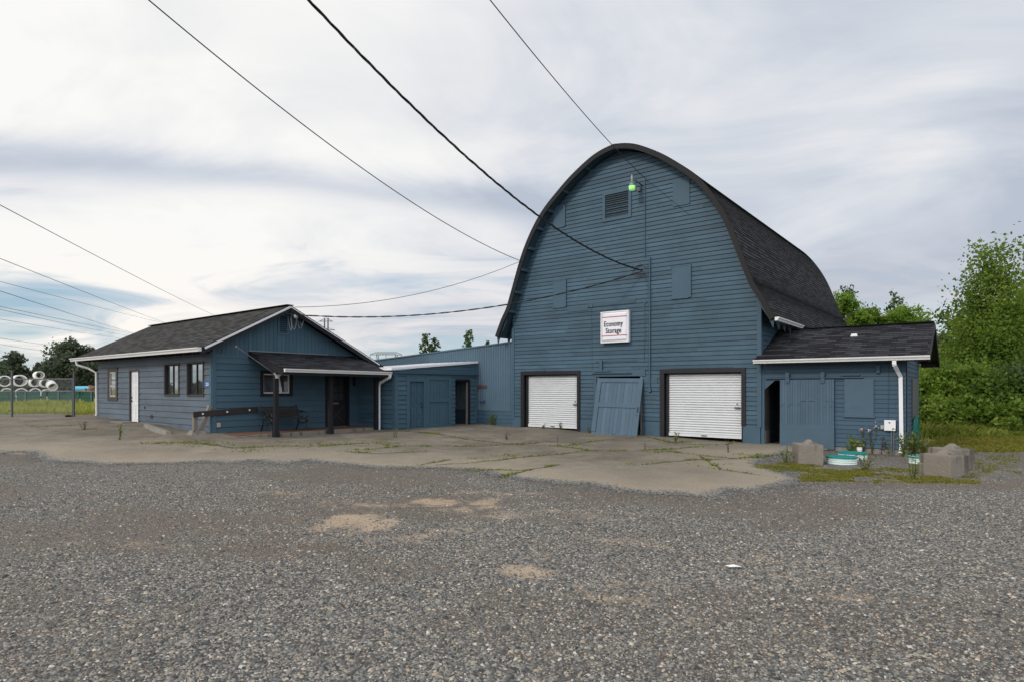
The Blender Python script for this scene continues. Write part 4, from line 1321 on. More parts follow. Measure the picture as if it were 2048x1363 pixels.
def slider(parent, fr, W, frame_mat, glass_mat, inner_mat, vertical=True, fw=.075, depth=.07, sash=.035, recess=-.06):
    s0, s1, z0, z1 = W
    mb = MB(); frame4(mb, fr, s0 - .02, s1 + .02, z0 - .02, z1 + .02, fw, -.05, .05)
    wi = mb.build('window', frame_mat, parent)
    a, b_, c, d = s0 + fw - .02, s1 - fw + .02, z0 + fw - .02, z1 - fw + .02
    mb = MB(); frame4(mb, fr, a, b_, c, d, sash, recess - .02, recess + .02)
    if vertical: mb.box(fr, (a + b_) / 2 - sash * .6, (a + b_) / 2 + sash * .6, recess - .02, recess + .025, c + sash, d - sash)
    else: mb.box(fr, a + sash, b_ - sash, recess - .02, recess + .025, c + (d - c) * .42 - sash * .6, c + (d - c) * .42 + sash * .6)
    mb.build('sash', inner_mat, wi)
    mb = MB(); sheet(mb, fr, [(a + .01, c + .01), (b_ - .01, c + .01), (b_ - .01, d - .01), (a + .01, d - .01)], recess); mb.build('pane', glass_mat, wi)
    return wi


M['darkbrown'] = painted('brown_window_trim', (.055, .047, .046), var=.2, wear=(.14, .13, .12), wear_amt=.3)
M['tan'] = plain('tan_vinyl', (.40, .37, .32), .5)
slider(of, SIDE, W1, M['darkbrown'], M['glass'], M['tan'], False, .16, recess=.0, sash=.06)
slider(of, SIDE, W2, M['darkbrown'], M['glass'], M['black'], True, .055, recess=-.04)
slider(of, SIDE, W3, M['darkbrown'], M['glass'], M['black'], True, .055, recess=-.04)
slider(of, FRONT, FW, M['black'], M['glass_dim'], M['white'], True, .10, recess=-.03, sash=.045)
mb = MB()
for k in range(6):
    s0 = FW[0] + .16 + k * .05
    mb.hexa([FRONT.P(2.34 + k * .02, -.026, 1.32), FRONT.P(2.36 + k * .02, -.02, 1.32), FRONT.P(2.36 + k * .02, -.02, 1.32), FRONT.P(2.34 + k * .02, -.024, 1.32), FRONT.P(2.30 + k * .006, -.026, 1.93), FRONT.P(2.306 + k * .006, -.02, 1.93), FRONT.P(2.306 + k * .006, -.02, 1.93), FRONT.P(2.30 + k * .006, -.024, 1.93)])
mb.build('curtain', M['white'], of)
# white side door
mb = MB(); frame4(mb, SIDE, SD[0] - .05, SD[1] + .05, SD[2] - .1, SD[3] + .04, .055, -.08, .04, False)
mb.build('door_frame', M['darkbrown'], of)
mb = MB(); mb.box(SIDE, SD[0] + .0, SD[1], -.07, -.03, SD[2] + .03, SD[3] - .01); wd = mb.build('door', M['white'], of)
for cx_ in (0, 1):
    for z0, z1 in ((.3, .85), (.98, 1.55), (1.66, 1.98)):
        s0 = SD[0] + .1 + cx_ * .33; mb = MB(); frame4(mb, SIDE, s0, s0 + .27, z0, z1, .025, -.03, -.02); mb.build('door_panel', M['white'], wd)
for z in (.98, 1.10):
    mb = MB(); mb.tube([SIDE.P(SD[1] - .07, -.03, z), SIDE.P(SD[1] - .07, .03, z)], .027, 10); mb.build('handle' if z < 1 else 'lock', M['iron'], wd)
mb = MB(); mb.box(SIDE, SD[0] - .05, SD[1] + .05, -.08, .06, .06, .145); mb.build('threshold', M['greywood'], of)
dst = thing('door_step', 'low concrete step at the foot of the white side door', 'step', SIDE.P(6.1, .3, .1))
mb = MB(); mb.box(SIDE, 5.65, 6.9, .05, .55, .0, (gz(*SIDE.P(6.1, .3, 0).xy) - C.z) / KO + .06); mb.build('step', M['slab'], dst)
mb = MB(); mb.tube([SIDE.P(4.45, .03, .48), SIDE.P(4.45, .08, .46), SIDE.P(4.45, .09, .40)], .02, 8); mb.box(SIDE, 4.38, 4.52, .02, .05, .38, .52); mb.box(SIDE, 5.0, 5.07, .02, .06, .72, .8); mb.build('faucet', M['steel_dark'], of)
mb = MB(); mb.box(FRONT, .13, .24, .02, .07, .22, .36); mb.build('outlet', M['offwhite'], of)
# front door with small panes
mb = MB(); frame4(mb, FRONT, FD[0] - .06, FD[1] + .06, -.03, FD[3] + .05, .10, -.07, .045, False); mb.build('door_frame', M['black'], of)
mb = MB(); mb.box(FRONT, FD[0] + .04, FD[1] - .04, -.10, -.06, .01, FD[3] - .05); fdr = mb.build('door', M['black'], of)
for r_ in range(3):
    for c_ in range(3):
        s0 = FD[0] + .13 + c_ * .235; z0 = 1.02 + r_ * .295
        mb = MB(); sheet(mb, FRONT, [(s0, z0), (s0 + .195, z0), (s0 + .195, z0 + .255), (s0, z0 + .255)], -.057); mb.build('pane', M['glass_dim'], fdr)
mb = MB(); mb.box(FRONT, FD[0] + .3, FD[0] + .58, -.06, -.045, .86, .92); mb.tube([FRONT.P(FD[0] + .09, -.06, .88), FRONT.P(FD[0] + .09, -.0, .88)], .03, 10); mb.tube([FRONT.P(FD[0] + .09, -.06, 1.02), FRONT.P(FD[0] + .09, -.02, 1.02)], .022, 10); mb.build('handle', M['steel'], fdr)
mb = MB()
bar(mb, FRONT, FD[0] + .12, .12, FD[1] - .12, .78, -.058, -.05, .05); bar(mb, FRONT, FD[0] + .12, .78, FD[1] - .12, .12, -.058, -.045, .05); mb.build('door_cross', M['brown_wood'], fdr)
mb = MB(); mb.box(FRONT, FD[0] + .04, FD[1] - .04, -.10, .06, -.02, .02); mb.build('threshold', M['slab'], of)
mb = MB(); mb.box(FRONT, 5.42, 5.50, .01, .10, 1.55, 1.95); mb.build('wall_lamp', M['iron'], of)
mb = MB(); mb.box(FRONT, 5.98, 6.06, .02, .07, 1.16, 1.42); mb.box(FRONT, 6.0, 6.04, .07, .085, 1.22, 1.36); mb.build('switch_box', M['steel'], of)
# gable vent and floodlight
mb = MB(); frame4(mb, FRONT, 2.26, 2.66, 3.32, 4.02, .06, .01, .05); gv_ = mb.build('gable_vent', M['office'], of)
mb = MB()
for k in range(8):
    z = 3.40 + k * .07
    mb.hexa([FRONT.P(2.32, .045, z), FRONT.P(2.60, .045, z), FRONT.P(2.60, .038, z - .008), FRONT.P(2.32, .038, z - .008), FRONT.P(2.32, .02, z + .05), FRONT.P(2.60, .02, z + .05), FRONT.P(2.60, .017, z + .04), FRONT.P(2.32, .017, z + .04)])
mb.build('vent_slats', M['soffit'], gv_)
mb = MB(); mb.box(FRONT, 2.30, 2.62, .0, .018, 3.36, 3.98); mb.build('vent_backing', M['interior'], gv_)
fs_, fz_ = sz(FRONT, 590, 629, .35)
fl = thing('floodlight', 'small white round floodlight under the office gable peak', 'lamp', FRONT.P(fs_, .35, fz_))
mb = MB(); mb.lathe(FRONT.P(fs_, .30, fz_), [(.0, -.02), (.03, -.02), (.05, .03), (.085, .12), (.09, .15), (.0, .16)], 14, (dF + V3(0, 0, -.5)).normalized()); mb.build('lamp_head', M['white'], fl, smooth=True)
mb = MB(); mb.tube([FRONT.P(fs_ - .15, .02, fz_ + .05), FRONT.P(fs_ - .05, .2, fz_ + .04), FRONT.P(fs_, .31, fz_)], .016, 6); mb.build('arm', M['white'], fl)
mb = MB()
for k, (a, b_) in enumerate(((.0, .55), (.25, .5), (.75, .45), (.85, .35))):
    mb.tube([FRONT.P(fs_ - .1 + a * .6 + .06 * math.sin(3 * t + k), .3 - .25 * t, fz_ + .05 - b_ * 4 * t * (1 - t) - .1 * t) for t in np.linspace(0, 1, 9)], .0055, 5)
mb.build('loose_wires', M['white'], of)
# porch roof, posts, floor
PP, pz0, pz1, pa, pb = 2.1, 2.68, 2.06, 1.21, 5.50
mb = MB()
e0, e1, t0, t1 = FRONT.P(pa, PP, pz1), FRONT.P(pb, PP, pz1 - .02), FRONT.P(pa, .02, pz0), FRONT.P(pb, .02, pz0)
shingles(mb, e0, e1, t0, t1)
pr = mb.build('porch_roof', M['roof_dark'], of)
mb = MB(); slab4(mb, e0 - dF * .01, e1 - dF * .01, t1, t0, .04); mb.build('porch_ceiling', M['black'], pr)
mb = MB(); mb.beam(e0 + UP * -.11 - dF * .01, t0 + UP * -.11, .035, .18); mb.beam(e1 + UP * -.11 - dF * .01, t1 + UP * -.11, .035, .18); mb.beam(e0 + UP * -.10 - dF * .03, e1 + UP * -.10 - dF * .03, .03, .13); mb.build('fascia', M['black'], pr)
mb = MB(); gutter(mb, FRONT.P(pa + .0, PP - .005, pz1 + .015), FRONT.P(pb + .03, PP - .005, pz1 - .005), dF, .10, .11); mb.build('gutter', M['gutter'], pr)
mb = MB(); mb.beam(FRONT.P(pa, .03, pz0 + .02), FRONT.P(pb - 1.2, .03, pz0 + .02), .02, .03); mb.build('flashing', M['steel'], pr)
mb = MB()
pts = [FRONT.P(pb - .05, PP + .05, pz1 - .1), FRONT.P(pb - .05, PP + .05, pz1 - .2), FRONT.P(pb - .02, PP - .55, pz1 - .42), FRONT.P(pb - .02, PP - .6, pz1 - .5), FRONT.P(pb - .02, PP - .6, -.10)]
for a, b_ in zip(pts[:-1], pts[1:]): mb.beam(a, b_, .085, .07, dD)
mb.build('downspout', M['white'], of)
for s in (1.31, 3.36, 5.36):
    g = (gz(*FRONT.P(s, 1.5, 0).xy) - C.z) / KO
    mb = MB()
    mb.box(FRONT, s - .065, s + .065, 1.43, 1.56, g - .05, pz1 + .02)
    if s < 5: mb.box(FRONT, s - .085, s + .085, 1.41, 1.58, g - .06, g + .2)
    mb.build('porch_post', M['black'], of)
mb = MB(); mb.beam(FRONT.P(pa + .1, 1.495, pz1 + .04), FRONT.P(pb - .05, 1.495, pz1 + .03), .09, .12); mb.build('porch_beam', M['black'], pr)
mb = MB(); mb.box(FRONT, .9, 5.55, .0, 1.40, -.4, .0)
mb.hexa([FRONT.P(-.1, 1.40, -.25), FRONT.P(.899, 1.40, -.25), FRONT.P(.899, .03, -.25), FRONT.P(-.1, .03, -.25), FRONT.P(-.1, 1.40, -.03), FRONT.P(.899, 1.40, -.0), FRONT.P(.899, .03, -.0), FRONT.P(-.1, .03, .02)])
psl = mb.build('porch_floor', M['concrete'], of)
mb = MB(); mb.hexa([FRONT.P(.15, 1.22, -.02), FRONT.P(5.5, 1.22, .003), FRONT.P(5.5, .05, .003), FRONT.P(.15, .05, .0), FRONT.P(.15, 1.22, .006), FRONT.P(5.5, 1.22, .012), FRONT.P(5.5, .05, .012), FRONT.P(.15, .05, .024)]); mb.build('porch_matting', M['matting'], psl)

# bench on the porch
bn = thing('bench', 'black iron garden bench with dark wooden slats on the porch', 'bench', FRONT.P(2.15, .6, .012))
b0s, b1s, zf = 1.50, 2.86, .012
mb = MB()
for k in range(5): mb.box(FRONT, b0s, b1s, .42 + k * .10, .50 + k * .10, zf + .42, zf + .445, random.gauss(.5, .2))
mb.build('seat', M['brown_wood'], bn)
mb = MB()
for k in range(5):
    z = zf + .50 + k * .068; o = .36 - k * .025
    mb.hexa([FRONT.P(b0s, o + .02, z), FRONT.P(b1s, o + .02, z), FRONT.P(b1s, o - .01, z), FRONT.P(b0s, o - .01, z), FRONT.P(b0s, o, z + .052), FRONT.P(b1s, o, z + .052), FRONT.P(b1s, o - .03, z + .052), FRONT.P(b0s, o - .03, z + .052)], random.gauss(.5, .2))
mb.build('backrest', M['brown_wood'], bn)
for s in (b0s + .02, b1s - .02):
    mb = MB(); X = lambda o, z: FRONT.P(s, o, zf + z)
    mb.tube([X(.22, .86), X(.30, .66), X(.38, .44), X(.36, .25), X(.26, .06), X(.22, .0)], .022, 8)
    mb.tube([X(.40, .42), X(.65, .42), X(.90, .42), X(.94, .36), X(.88, .30)], .022, 8)
    mb.tube([X(.86, .42), X(.82, .25), X(.88, .10), X(.95, .0)], .022, 8)
    mb.tube([X(.40, .30), X(.60, .24), X(.84, .30)], .014, 6)
    mb.tube([X(.29, .68), X(.5, .66), X(.75, .64), X(.90, .60), X(.94, .52), X(.88, .48), X(.86, .42)], .02, 8)
    mb.tube([X(.55 + .10 * math.cos(t), .54 + .08 * math.sin(t)) for t in np.linspace(0, 6.28, 14)], .010, 6)
    mb.build('side_frame', M['iron'], bn)

# flagpole on the porch post
f0 = FRONT.P(1.31, 1.60, 1.85); fs2, fz2 = sz(FRONT, 473, 693, 1.75)
fpole = thing('flagpole', 'bare metal flagpole slanting up from a white bracket on the porch post', 'flagpole', f0)
fdir = (FRONT.P(fs2, 1.75, fz2) - f0)
mb = MB(); mb.tube([f0, f0 + fdir], .013, 8); mb.lathe(f0 + fdir, [(.0, -.01), (.022, 0), (.022, .02), (0, .03)], 8, fdir); mb.build('pole', M['steel'], fpole)
mb = MB(); mb.tube([f0 - fdir * .02, f0 + fdir * .09], .025, 10); mb.box(Fr(f0, dD, dF), -.05, .05, -.035, -.012, -.07, .05); mb.box(Fr(f0, dD, dF), -.085, .085, -.012, .004, .0, .035); mb.build('bracket', M['white'], fpole)

# number plate
ns, nz = sz(SIDE, 415, 767)
npl = thing('number_plate', 'small blue house number plate by the office corner', 'sign', SIDE.P(ns, .04, nz))
mb = MB(); mb.box(SIDE, ns - .20, ns + .22, .028, .036, nz - .085, nz + .085); mb.build('plate', M['plate_blue'], npl)
LFR = Fr(SIDE.O, -SIDE.ex, SIDE.ey, SIDE.ez)                   # readable from outside: letters run towards the corner
lettering('20', LFR, -ns + .05, nz - .055, .11, .20, .038, M['white'], npl)

# ================================================================== THINGS IN THE YARD
rb0 = gp(390, 869)
rail = thing('timber_railing', 'low railing of one dark brown timber beam on a grey post by the porch ramp', 'railing', rb0)
mb = MB(); top = V3(rb0.x, rb0.y, .80)
rz0 = EYE - (829 - HZ) * rb0.y / F
mb.beam(rb0 + UP * -.05, V3(rb0.x, rb0.y, rz0), .11, .11, dF); mb.build('post', M['greywood'], rail)
RF = Fr(rb0, dD, dF); re_s, re_zz = sz(RF, 512, 811)
mb = MB(); a_ = V3(rb0.x, rb0.y, rz0 + .02) + dF * .075 - dD * .08; b_ = rb0 + dD * re_s; b_.z = re_zz; b_ = b_ + dF * .075
mb.beam(a_, b_, .06, .16)
rl = mb.build('beam', M['brown_wood'], rail)
for t in (.13, .5, .86):
    mb = MB(); c = a_.lerp(b_, t) + dF * .03; mb.lathe(c, [(.028, 0), (.028, .012), (.0, .014)], 10, dF); mb.build('bolt', M['white'], rl)
mb = MB(); bb = rb0 + dD * .10; _bs, _bz = sz(RF, 420, 804); mb.beam(bb + UP * -.05, V3(rb0.x, rb0.y, 0) + dD * _bs + UP * _bz, .10, .12, dF); mb.build('brace', M['greywood'], rail)
mb = MB(); fr = Fr(rb0, dD, dF); q = lambda s, o, z: fr.P(s, o, z - .02)
mb.hexa([q(-.20, .22, 0), q(.30, .22, 0), q(.30, -.2, 0), q(-.20, -.2, 0), q(-.10, .11, .16), q(.2, .11, .14), q(.2, -.11, .14), q(-.10, -.11, .16)]); mb.build('footing', M['concrete'], rail)

w0, w1 = gp(291, 861), gp(338, 870)
ws = thing('wheel_stop', 'concrete wheel stop bar lying along the office side wall', 'wheel stop', (w0 + w1) / 2)
wd_ = (w1 - w0).normalized(); wn = V3(wd_.y, -wd_.x); fr = Fr(w0, wd_, wn); wl_ = (w1 - w0).length
mb = MB(); z0, z1 = w0.z + .02, w1.z + .02
mb.hexa([fr.P(0, .09, -.03), fr.P(wl_, .09, -.03), fr.P(wl_, -.09, -.03), fr.P(0, -.09, -.03), fr.P(.06, .05, .13), fr.P(wl_ - .06, .05, .13), fr.P(wl_ - .06, -.05, .13), fr.P(.06, -.05, .13)]); mb.build('bar', M['slab'], ws)


def ecoblock(center, ang, wx, wy, hgt, label, seed):
    rnd = random.Random(seed)
    g = gz(center.x, center.y)
    t = thing('concrete_block', label, 'concrete block', V3(center.x, center.y, g), 'weathered concrete blocks by the shed')
    ex = V3(math.cos(ang), math.sin(ang)); ey = V3(-ex.y, ex.x)
    n = 14
    vid = {}; mb = MB()
    def P(i, j, k):
        key = (i, j, k)
        if key not in vid:
            x, y, z = i / n - .5, j / n - .5, k / n
            r = .014
            px, py, pz = x * wx, y * wy, z * hgt
            cx_, cy_, cz_ = [max(-d / 2 + r, min(d / 2 - r, c)) for c, d in ((px, wx), (py, wy))] + [min(pz, hgt - r)]
            dv = Vector((px - cx_, py - cy_, pz - cz_))
            if dv.length > 1e-6:
                dv = dv.normalized() * r
                px, py, pz = cx_ + dv.x, cy_ + dv.y, cz_ + dv.z
            j_ = .0015
            p = V3(center.x, center.y, g - .03) + ex * (px + rnd.gauss(0, j_)) + ey * (py + rnd.gauss(0, j_)) + UP * (pz + rnd.gauss(0, j_))
            vid[key] = len(mb.v); mb.v.append(tuple(p))
        return vid[key]
    for a in range(n):
        for b_ in range(n):
            for q in ([(a, b_, n), (a + 1, b_, n), (a + 1, b_ + 1, n), (a, b_ + 1, n)], [(a, 0, b_), (a + 1, 0, b_), (a + 1, 0, b_ + 1), (a, 0, b_ + 1)], [(a, n, b_), (a, n, b_ + 1), (a + 1, n, b_ + 1), (a + 1, n, b_)],
                      [(0, a, b_), (0, a, b_ + 1), (0, a + 1, b_ + 1), (0, a + 1, b_)], [(n, a, b_), (n, a + 1, b_), (n, a + 1, b_ + 1), (n, a, b_ + 1)]):
                mb.f.append(tuple(P(*c) for c in q)); mb.t.append(.5); mb.uv.append(None)
    mb.build('block', M['concrete'], t)
    mb = MB(); T = V3(center.x, center.y, g - .03 + hgt - .01) + ex * .03; r = .125
    cs = [T + ex * a + ey * b_ for a, b_ in ((-r, -r), (r, -r), (r, r), (-r, r))]
    ap = [T + ex * a + ey * b_ + UP * .105 for a, b_ in ((-.03, -.03), (.03, -.03), (.03, .03), (-.03, .03))]
    mb.hexa(cs + ap); mb.build('locking_knob', M['concrete'], t)
    return t


b1c = gp(1613, 929); b1c = V3(b1c.x + .17, b1c.y + .32)
ecoblock(b1c, -.20, .52, .60, .48, 'dark stained concrete block in front of the sliding shed door', 3)
bc = V3(8.35, 11.5); ex = V3(.94, .35); eyv = V3(-.35, .94)
ecoblock(bc + ex * .27 + eyv * .31, math.atan2(.35, .94), .54, .62, .44, 'nearest concrete block, set at an angle on the gravel', 4)
ecoblock(V3(9.33, 12.85), .12, .60, .55, .47, 'concrete block partly hidden behind the nearest angled block', 5)


def riser(px, w, hgt, label):
    c = gp(*px); R = w / 2 / F * (c.y + .2)
    c = V3(c.x * (c.y + R) / c.y, c.y + R); g = gz(c.x, c.y); c = V3(c.x, c.y, g)
    t = thing('septic_riser', label, 'septic riser', c, 'septic tank risers by the shed')
    mb = MB(); prof = [(R * .97, -.05)]
    z = 0.0
    while z < hgt - .03:
        prof += [(R * .95, z), (R, z + .012), (R, z + .028), (R * .95, z + .04)]; z += .045
    mb.lathe(c, prof + [(R * .9, hgt - .02)], 32); mb.build('barrel', M['riser'], t)
    mb = MB(); mb.lathe(c, [(R * .95, hgt - .03), (R * 1.03, hgt - .03), (R * 1.04, hgt - .008), (R * .98, hgt), (R * .9, hgt + .003), (R * .86, hgt - .004), (R * .3, hgt + .01), (.0, hgt + .012)], 32)
    for k in range(8):
        an = k * math.pi / 4; mb.tube([c + V3(math.cos(an) * R * .93, math.sin(an) * R * .93, hgt), c + V3(math.cos(an) * R * .93, math.sin(an) * R * .93, hgt + .012)], .012, 6)
    mb.build('lid', M['teal'], t)


riser((1683, 930), 56, .175, 'teal lidded ribbed white riser right beside the stained concrete block')
riser((1705, 919), 53, .155, 'teal lidded white riser closest to the shed wall and pipe stub')
riser((1845, 929), 50, .17, 'teal lidded white riser half hidden by the angled concrete block')

lt = gp(1468, 1137)
mb = MB(); rr = random.Random(4)
pts = [V3(lt.x + .075 * math.cos(a) * rr.uniform(.6, 1.2), lt.y + .03 * math.sin(a) * rr.uniform(.6, 1.2) - .02 * math.cos(a), lt.z + rr.uniform(.02, .035)) for a in np.linspace(0, 6.28, 10)[:-1]]
top_ = V3(lt.x, lt.y, lt.z + .045)
for k in range(9): mb.face([pts[k], pts[(k + 1) % 9], top_])
mb.build('litter', M['paper'], None, lt); o = bpy.data.objects['litter']; tag(o, 'crumpled scrap of white paper lying on the gravel', 'litter')

# ================================================================== OVERHEAD WIRES
def wire(p0, p1, mid=None, r=.012, t0=0.0, t1=1.0, n=48, strands=1, label='', seg=6, group=None, wob=0.0, name='overhead_wire', cat='cable'):
    sag = 0.0
    if mid:
        best = min(np.linspace(.02, .98, 400), key=lambda t: abs((CX + F * (p0.x + (p1.x - p0.x) * t) / (p0.y + (p1.y - p0.y) * t)) - mid[0]))
        q = p0.lerp(p1, best); sag = (q.z - (EYE - (mid[1] - HZ) * q.y / F)) / (4 * best * (1 - best))
    path = []
    for t in np.linspace(t0, t1, n):
        q = p0.lerp(p1, t); q.z -= sag * 4 * t * (1 - t)
        if wob: q.z += wob * math.sin(t * 31) * .6 + wob * math.sin(t * 53 + 1)
        path.append(q)
    mb = MB()
    if strands == 1:
        mb.tube(path, r, seg)
    else:
        L = (p1 - p0).length * (t1 - t0)
        for k in range(strands):
            pp = []
            for i, q in enumerate(path):
                an = 2 * math.pi * (k / strands + L * i / n / .95); d = (p1 - p0).normalized(); x = d.cross(UP).normalized(); y = x.cross(d)
                pp.append(q + (x * math.cos(an) + y * math.sin(an)) * r * 1.1)
            mb.tube(pp, r * (1 if k < 2 else .7), 6)
    o = mb.build(name, M['cable'], None, path[0])
    tag(o, label, cat, group)
    return o


ms_, mz_ = sz(BARN, 1285, 541, .1); hook = BARN.P(ms_, .12, mz_)
wire(at(617, 0, 9.0), hook, (900, 284), .0135, -1.2, 1, 260, 3, 'thick twisted black service cable running down to the middle of the barn front', name='service_cable')
rk = BARN.P(CTR - half_w(6.15) + .05, OV, 6.15)
wire(at(297, 0, 10.0), rk, (750, 355), .011, -1.0, 1, 80, 1, 'single thin wire sloping across the sky to the curved left roof edge')
gps, gpz = sz(FRONT, 612, 613, .5)
gpk = FRONT.P(RS + .15, fo_, RZ - .05)
wire(rk, gpk, (820, 591), .009, 0, 1, 40, 1, 'thin sagging wire from the barn roof edge to the office gable peak')
b2s, b2z = sz(FRONT, 612, 628, .4)
wire(hook + UP * -.03, FRONT.P(2.75, .48, 4.0), (820, 631), .013, 0, 1, 90, 2, 'twisted cable slung low from the barn front to below the office peak', name='service_cable')
ts_, tz_ = sz(BARN, 1290, 357, .05)
wire(at(980, 0, 10.0), BARN.P(ts_, .05, tz_), (1130, 183), .010, -1.0, 1, 60, 1, 'thin wire dropping past the barn peak to the yard light')
s9, z9 = sz(BARN, 1410, 452, .1)
wire(BARN.P(ts_, .06, tz_), BARN.P(7.0, .08, 6.85), None, .004, 0, 1, 12, 1, 'hair thin pale wire strung across the upper barn boards', name='thin_wire', cat='wire')
LW = [((0, 410), (432, 632), (216, 524), 16, 60, 'uppermost power line behind the office roof'), ((0, 517), (330, 645), (165, 582.5), 20, 70, 'second power line down, meeting the office roof near its far ridge end'),
      ((0, 582), (265, 665), (130, 624), 22, 75, 'power line reaching the far slope of the office roof above the gutter'), ((0, 563), (315, 643), (160, 605), 60, 170, 'faint distant line crossing the bolder lines above the pipe yard'),
      ((0, 613), (270, 668), (135, 641), 60, 170, 'faint upper line of a close pair above the far trees'), ((0, 619), (262, 672), (135, 648), 60, 170, 'faint lower line of a close pair above the far trees'),
      ((0, 638), (240, 676), (120, 658), 70, 180, 'faint single line below the close pair above the far trees'), ((0, 676), (150, 693), (70, 686), 70, 180, 'lowest but one faint line just above the far tall tree'), ((0, 688), (150, 708), (70, 699), 75, 190, 'lowest faint line running into the tall far tree')]
for a, b_, m_, ya, yb, lab in LW:
    r = .0105 if ya < 30 else .022
    p0, p1 = at(*a, ya), at(*b_, yb)
    wire(p0, p1, m_, r, -.35, 1.5, 40, 1, lab, group='power lines beyond the office')

# ================================================================== PYLONS
def pylon_beam(mb, a, b_, w): mb.beam(a, b_, w, w)


py = 300.0
k = py / F
tw = thing('pylon', 'tall lattice power pylon with cross arms behind the office roof', 'pylon', V3(at(652, 776, py).x, py, 0))
TW = lambda u, v: at(u, v, py)
mb = MB()
for u in (648.5, 655.5):
    mb.beam(TW(u - 1, 720), TW(u, 636), .28, .28); mb.beam(TW(u + 1.6, 720), TW(u + 1.2, 636), .28, .28)
    for v in range(638, 716, 6): mb.beam(TW(u - .6, v), TW(u + 1.4, v + 6), .15, .15); mb.beam(TW(u + 1.4, v), TW(u - .6, v + 6), .15, .15)
mb.beam(TW(652, 640), TW(652, 634), .15, .15)
mb.build('mast', M['steel_dark'], tw)
for v, hw, tip in ((642.5, 13.5, 637), (660, 18, 655), (678, 14, 673)):
    mb = MB(); mb.beam(TW(652 - hw, v), TW(652 + hw, v), .3, .3); mb.beam(TW(652 - hw, v), TW(650, tip), .2, .2); mb.beam(TW(652 + hw, v), TW(654, tip), .2, .2)
    for q in (-.6, -.3, .3, .6): mb.beam(TW(652 + hw * q, v), TW(652 + hw * q * .95, v - (1 - abs(q)) * (v - tip)), .12, .12)
    mb.build('cross_arm', M['steel_dark'], tw)
py2 = 420.0
tw2 = thing('portal_pylon', 'flat topped portal pylon of lattice steel above the white shed roof', 'pylon', V3(at(772, 776, py2).x, py2, 0))
TP = lambda u, v: at(u, v, py2)
mb = MB(); mb.beam(TP(751, 704.3), TP(793, 704.3), .4, .4); mb.beam(TP(740, 708.6), TP(804, 708.6), .4, .4); mb.beam(TP(740, 708.6), TP(751, 704.3), .35, .35); mb.beam(TP(804, 708.6), TP(793, 704.3), .35, .35)
u = 751
while u < 792: mb.beam(TP(u, 704.3), TP(u + 3, 708.6), .25, .25); mb.beam(TP(u + 3, 708.6), TP(u + 6, 704.3), .25, .25); u += 6
mb.build('bridge', M['steel_dark'], tw2)
for u0, u1 in ((753, 757), (791, 787)):
    mb = MB(); mb.beam(TP(u0, 708.6), TP(u1, 740), .4, .4); mb.beam(TP(u0 + 4, 708.6), TP(u1 + 1, 740), .4, .4)
    for v in range(709, 738, 5): mb.beam(TP(u0 + (v - 709) * .12, v), TP(u0 + 3 + (v - 709) * .04, v + 5), .2, .2)
    mb.build('leg', M['steel_dark'], tw2)
mb = MB()
for u in (740.3, 772, 803.6): mb.beam(TP(u, 708.6), TP(u, 719), .3, .3)
mb.build('insulators', M['steel_dark'], tw2)

# ================================================================== GATE, FENCE, PIPE YARD
gy0 = 24.0
gt = thing('chain_link_gate', 'rolling chain link gate on a small black wheel beside the office', 'gate', V3(at(146, 835, gy0).x, gy0, .2))
G = lambda u, v: at(u, v, gy0)
mb = MB()
mb.tube([G(148, 834), G(148, 741)], .038, 8); mb.tube([G(145.2, 834), G(145.2, 757)], .022, 8)
mb.tube([G(148, 757), G(-90, 757)], .022, 8); mb.tube([G(148, 834.5), G(-90, 838)], .032, 8)
mb.tube([G(24, 836), G(24, 740)], .04, 8)
mb.tube([G(148, 757), G(120, 775)], .008, 6); mb.tube([G(24, 786), G(8, 800)], .008, 6)
mb.build('frame', M['steel_dark'], gt)
mb = MB()
x0, x1, zb, ztp = G(-90, 776).x, G(147, 776).x, G(0, 834).z, G(0, 757).z
x = x0 - 2
while x < x1:
    for sgn in (1, -1):
        a = V3(x if sgn > 0 else x + (ztp - zb), gy0, zb); b_ = V3(x + (ztp - zb) if sgn > 0 else x, gy0, ztp)
        for _ in range(2):
            if a.x > b_.x: a, b_ = b_, a
        if a.x < x0: a = a.lerp(b_, (x0 - a.x) / (b_.x - a.x)) if b_.x > x0 else None
        if a is None or a.x > x1: continue
        if b_.x > x1: b_ = a.lerp(b_, (x1 - a.x) / (b_.x - a.x))
        d = (b_ - a).normalized(); nn = V3(-d.z, 0, d.x) * .0022
        mb.face([a - nn, a + nn, b_ + nn, b_ - nn])
    x += .075
mb.build('mesh_fabric', M['steel'], gt)
mb = MB(); c = G(140, 837) + V3(0, -.08, 0); mb.lathe(c + V3(0, -.05, .06), [(.0, 0), (.11, 0), (.12, .02), (.12, .08), (.11, .10), (.0, .1)], 16, V3(0, 1, 0)); mb.box(Fr(c, V3(1, 0, 0), V3(0, -1, 0)), -.09, .09, -.05, .05, .05, .16); mb.build('wheel', M['iron'], gt)

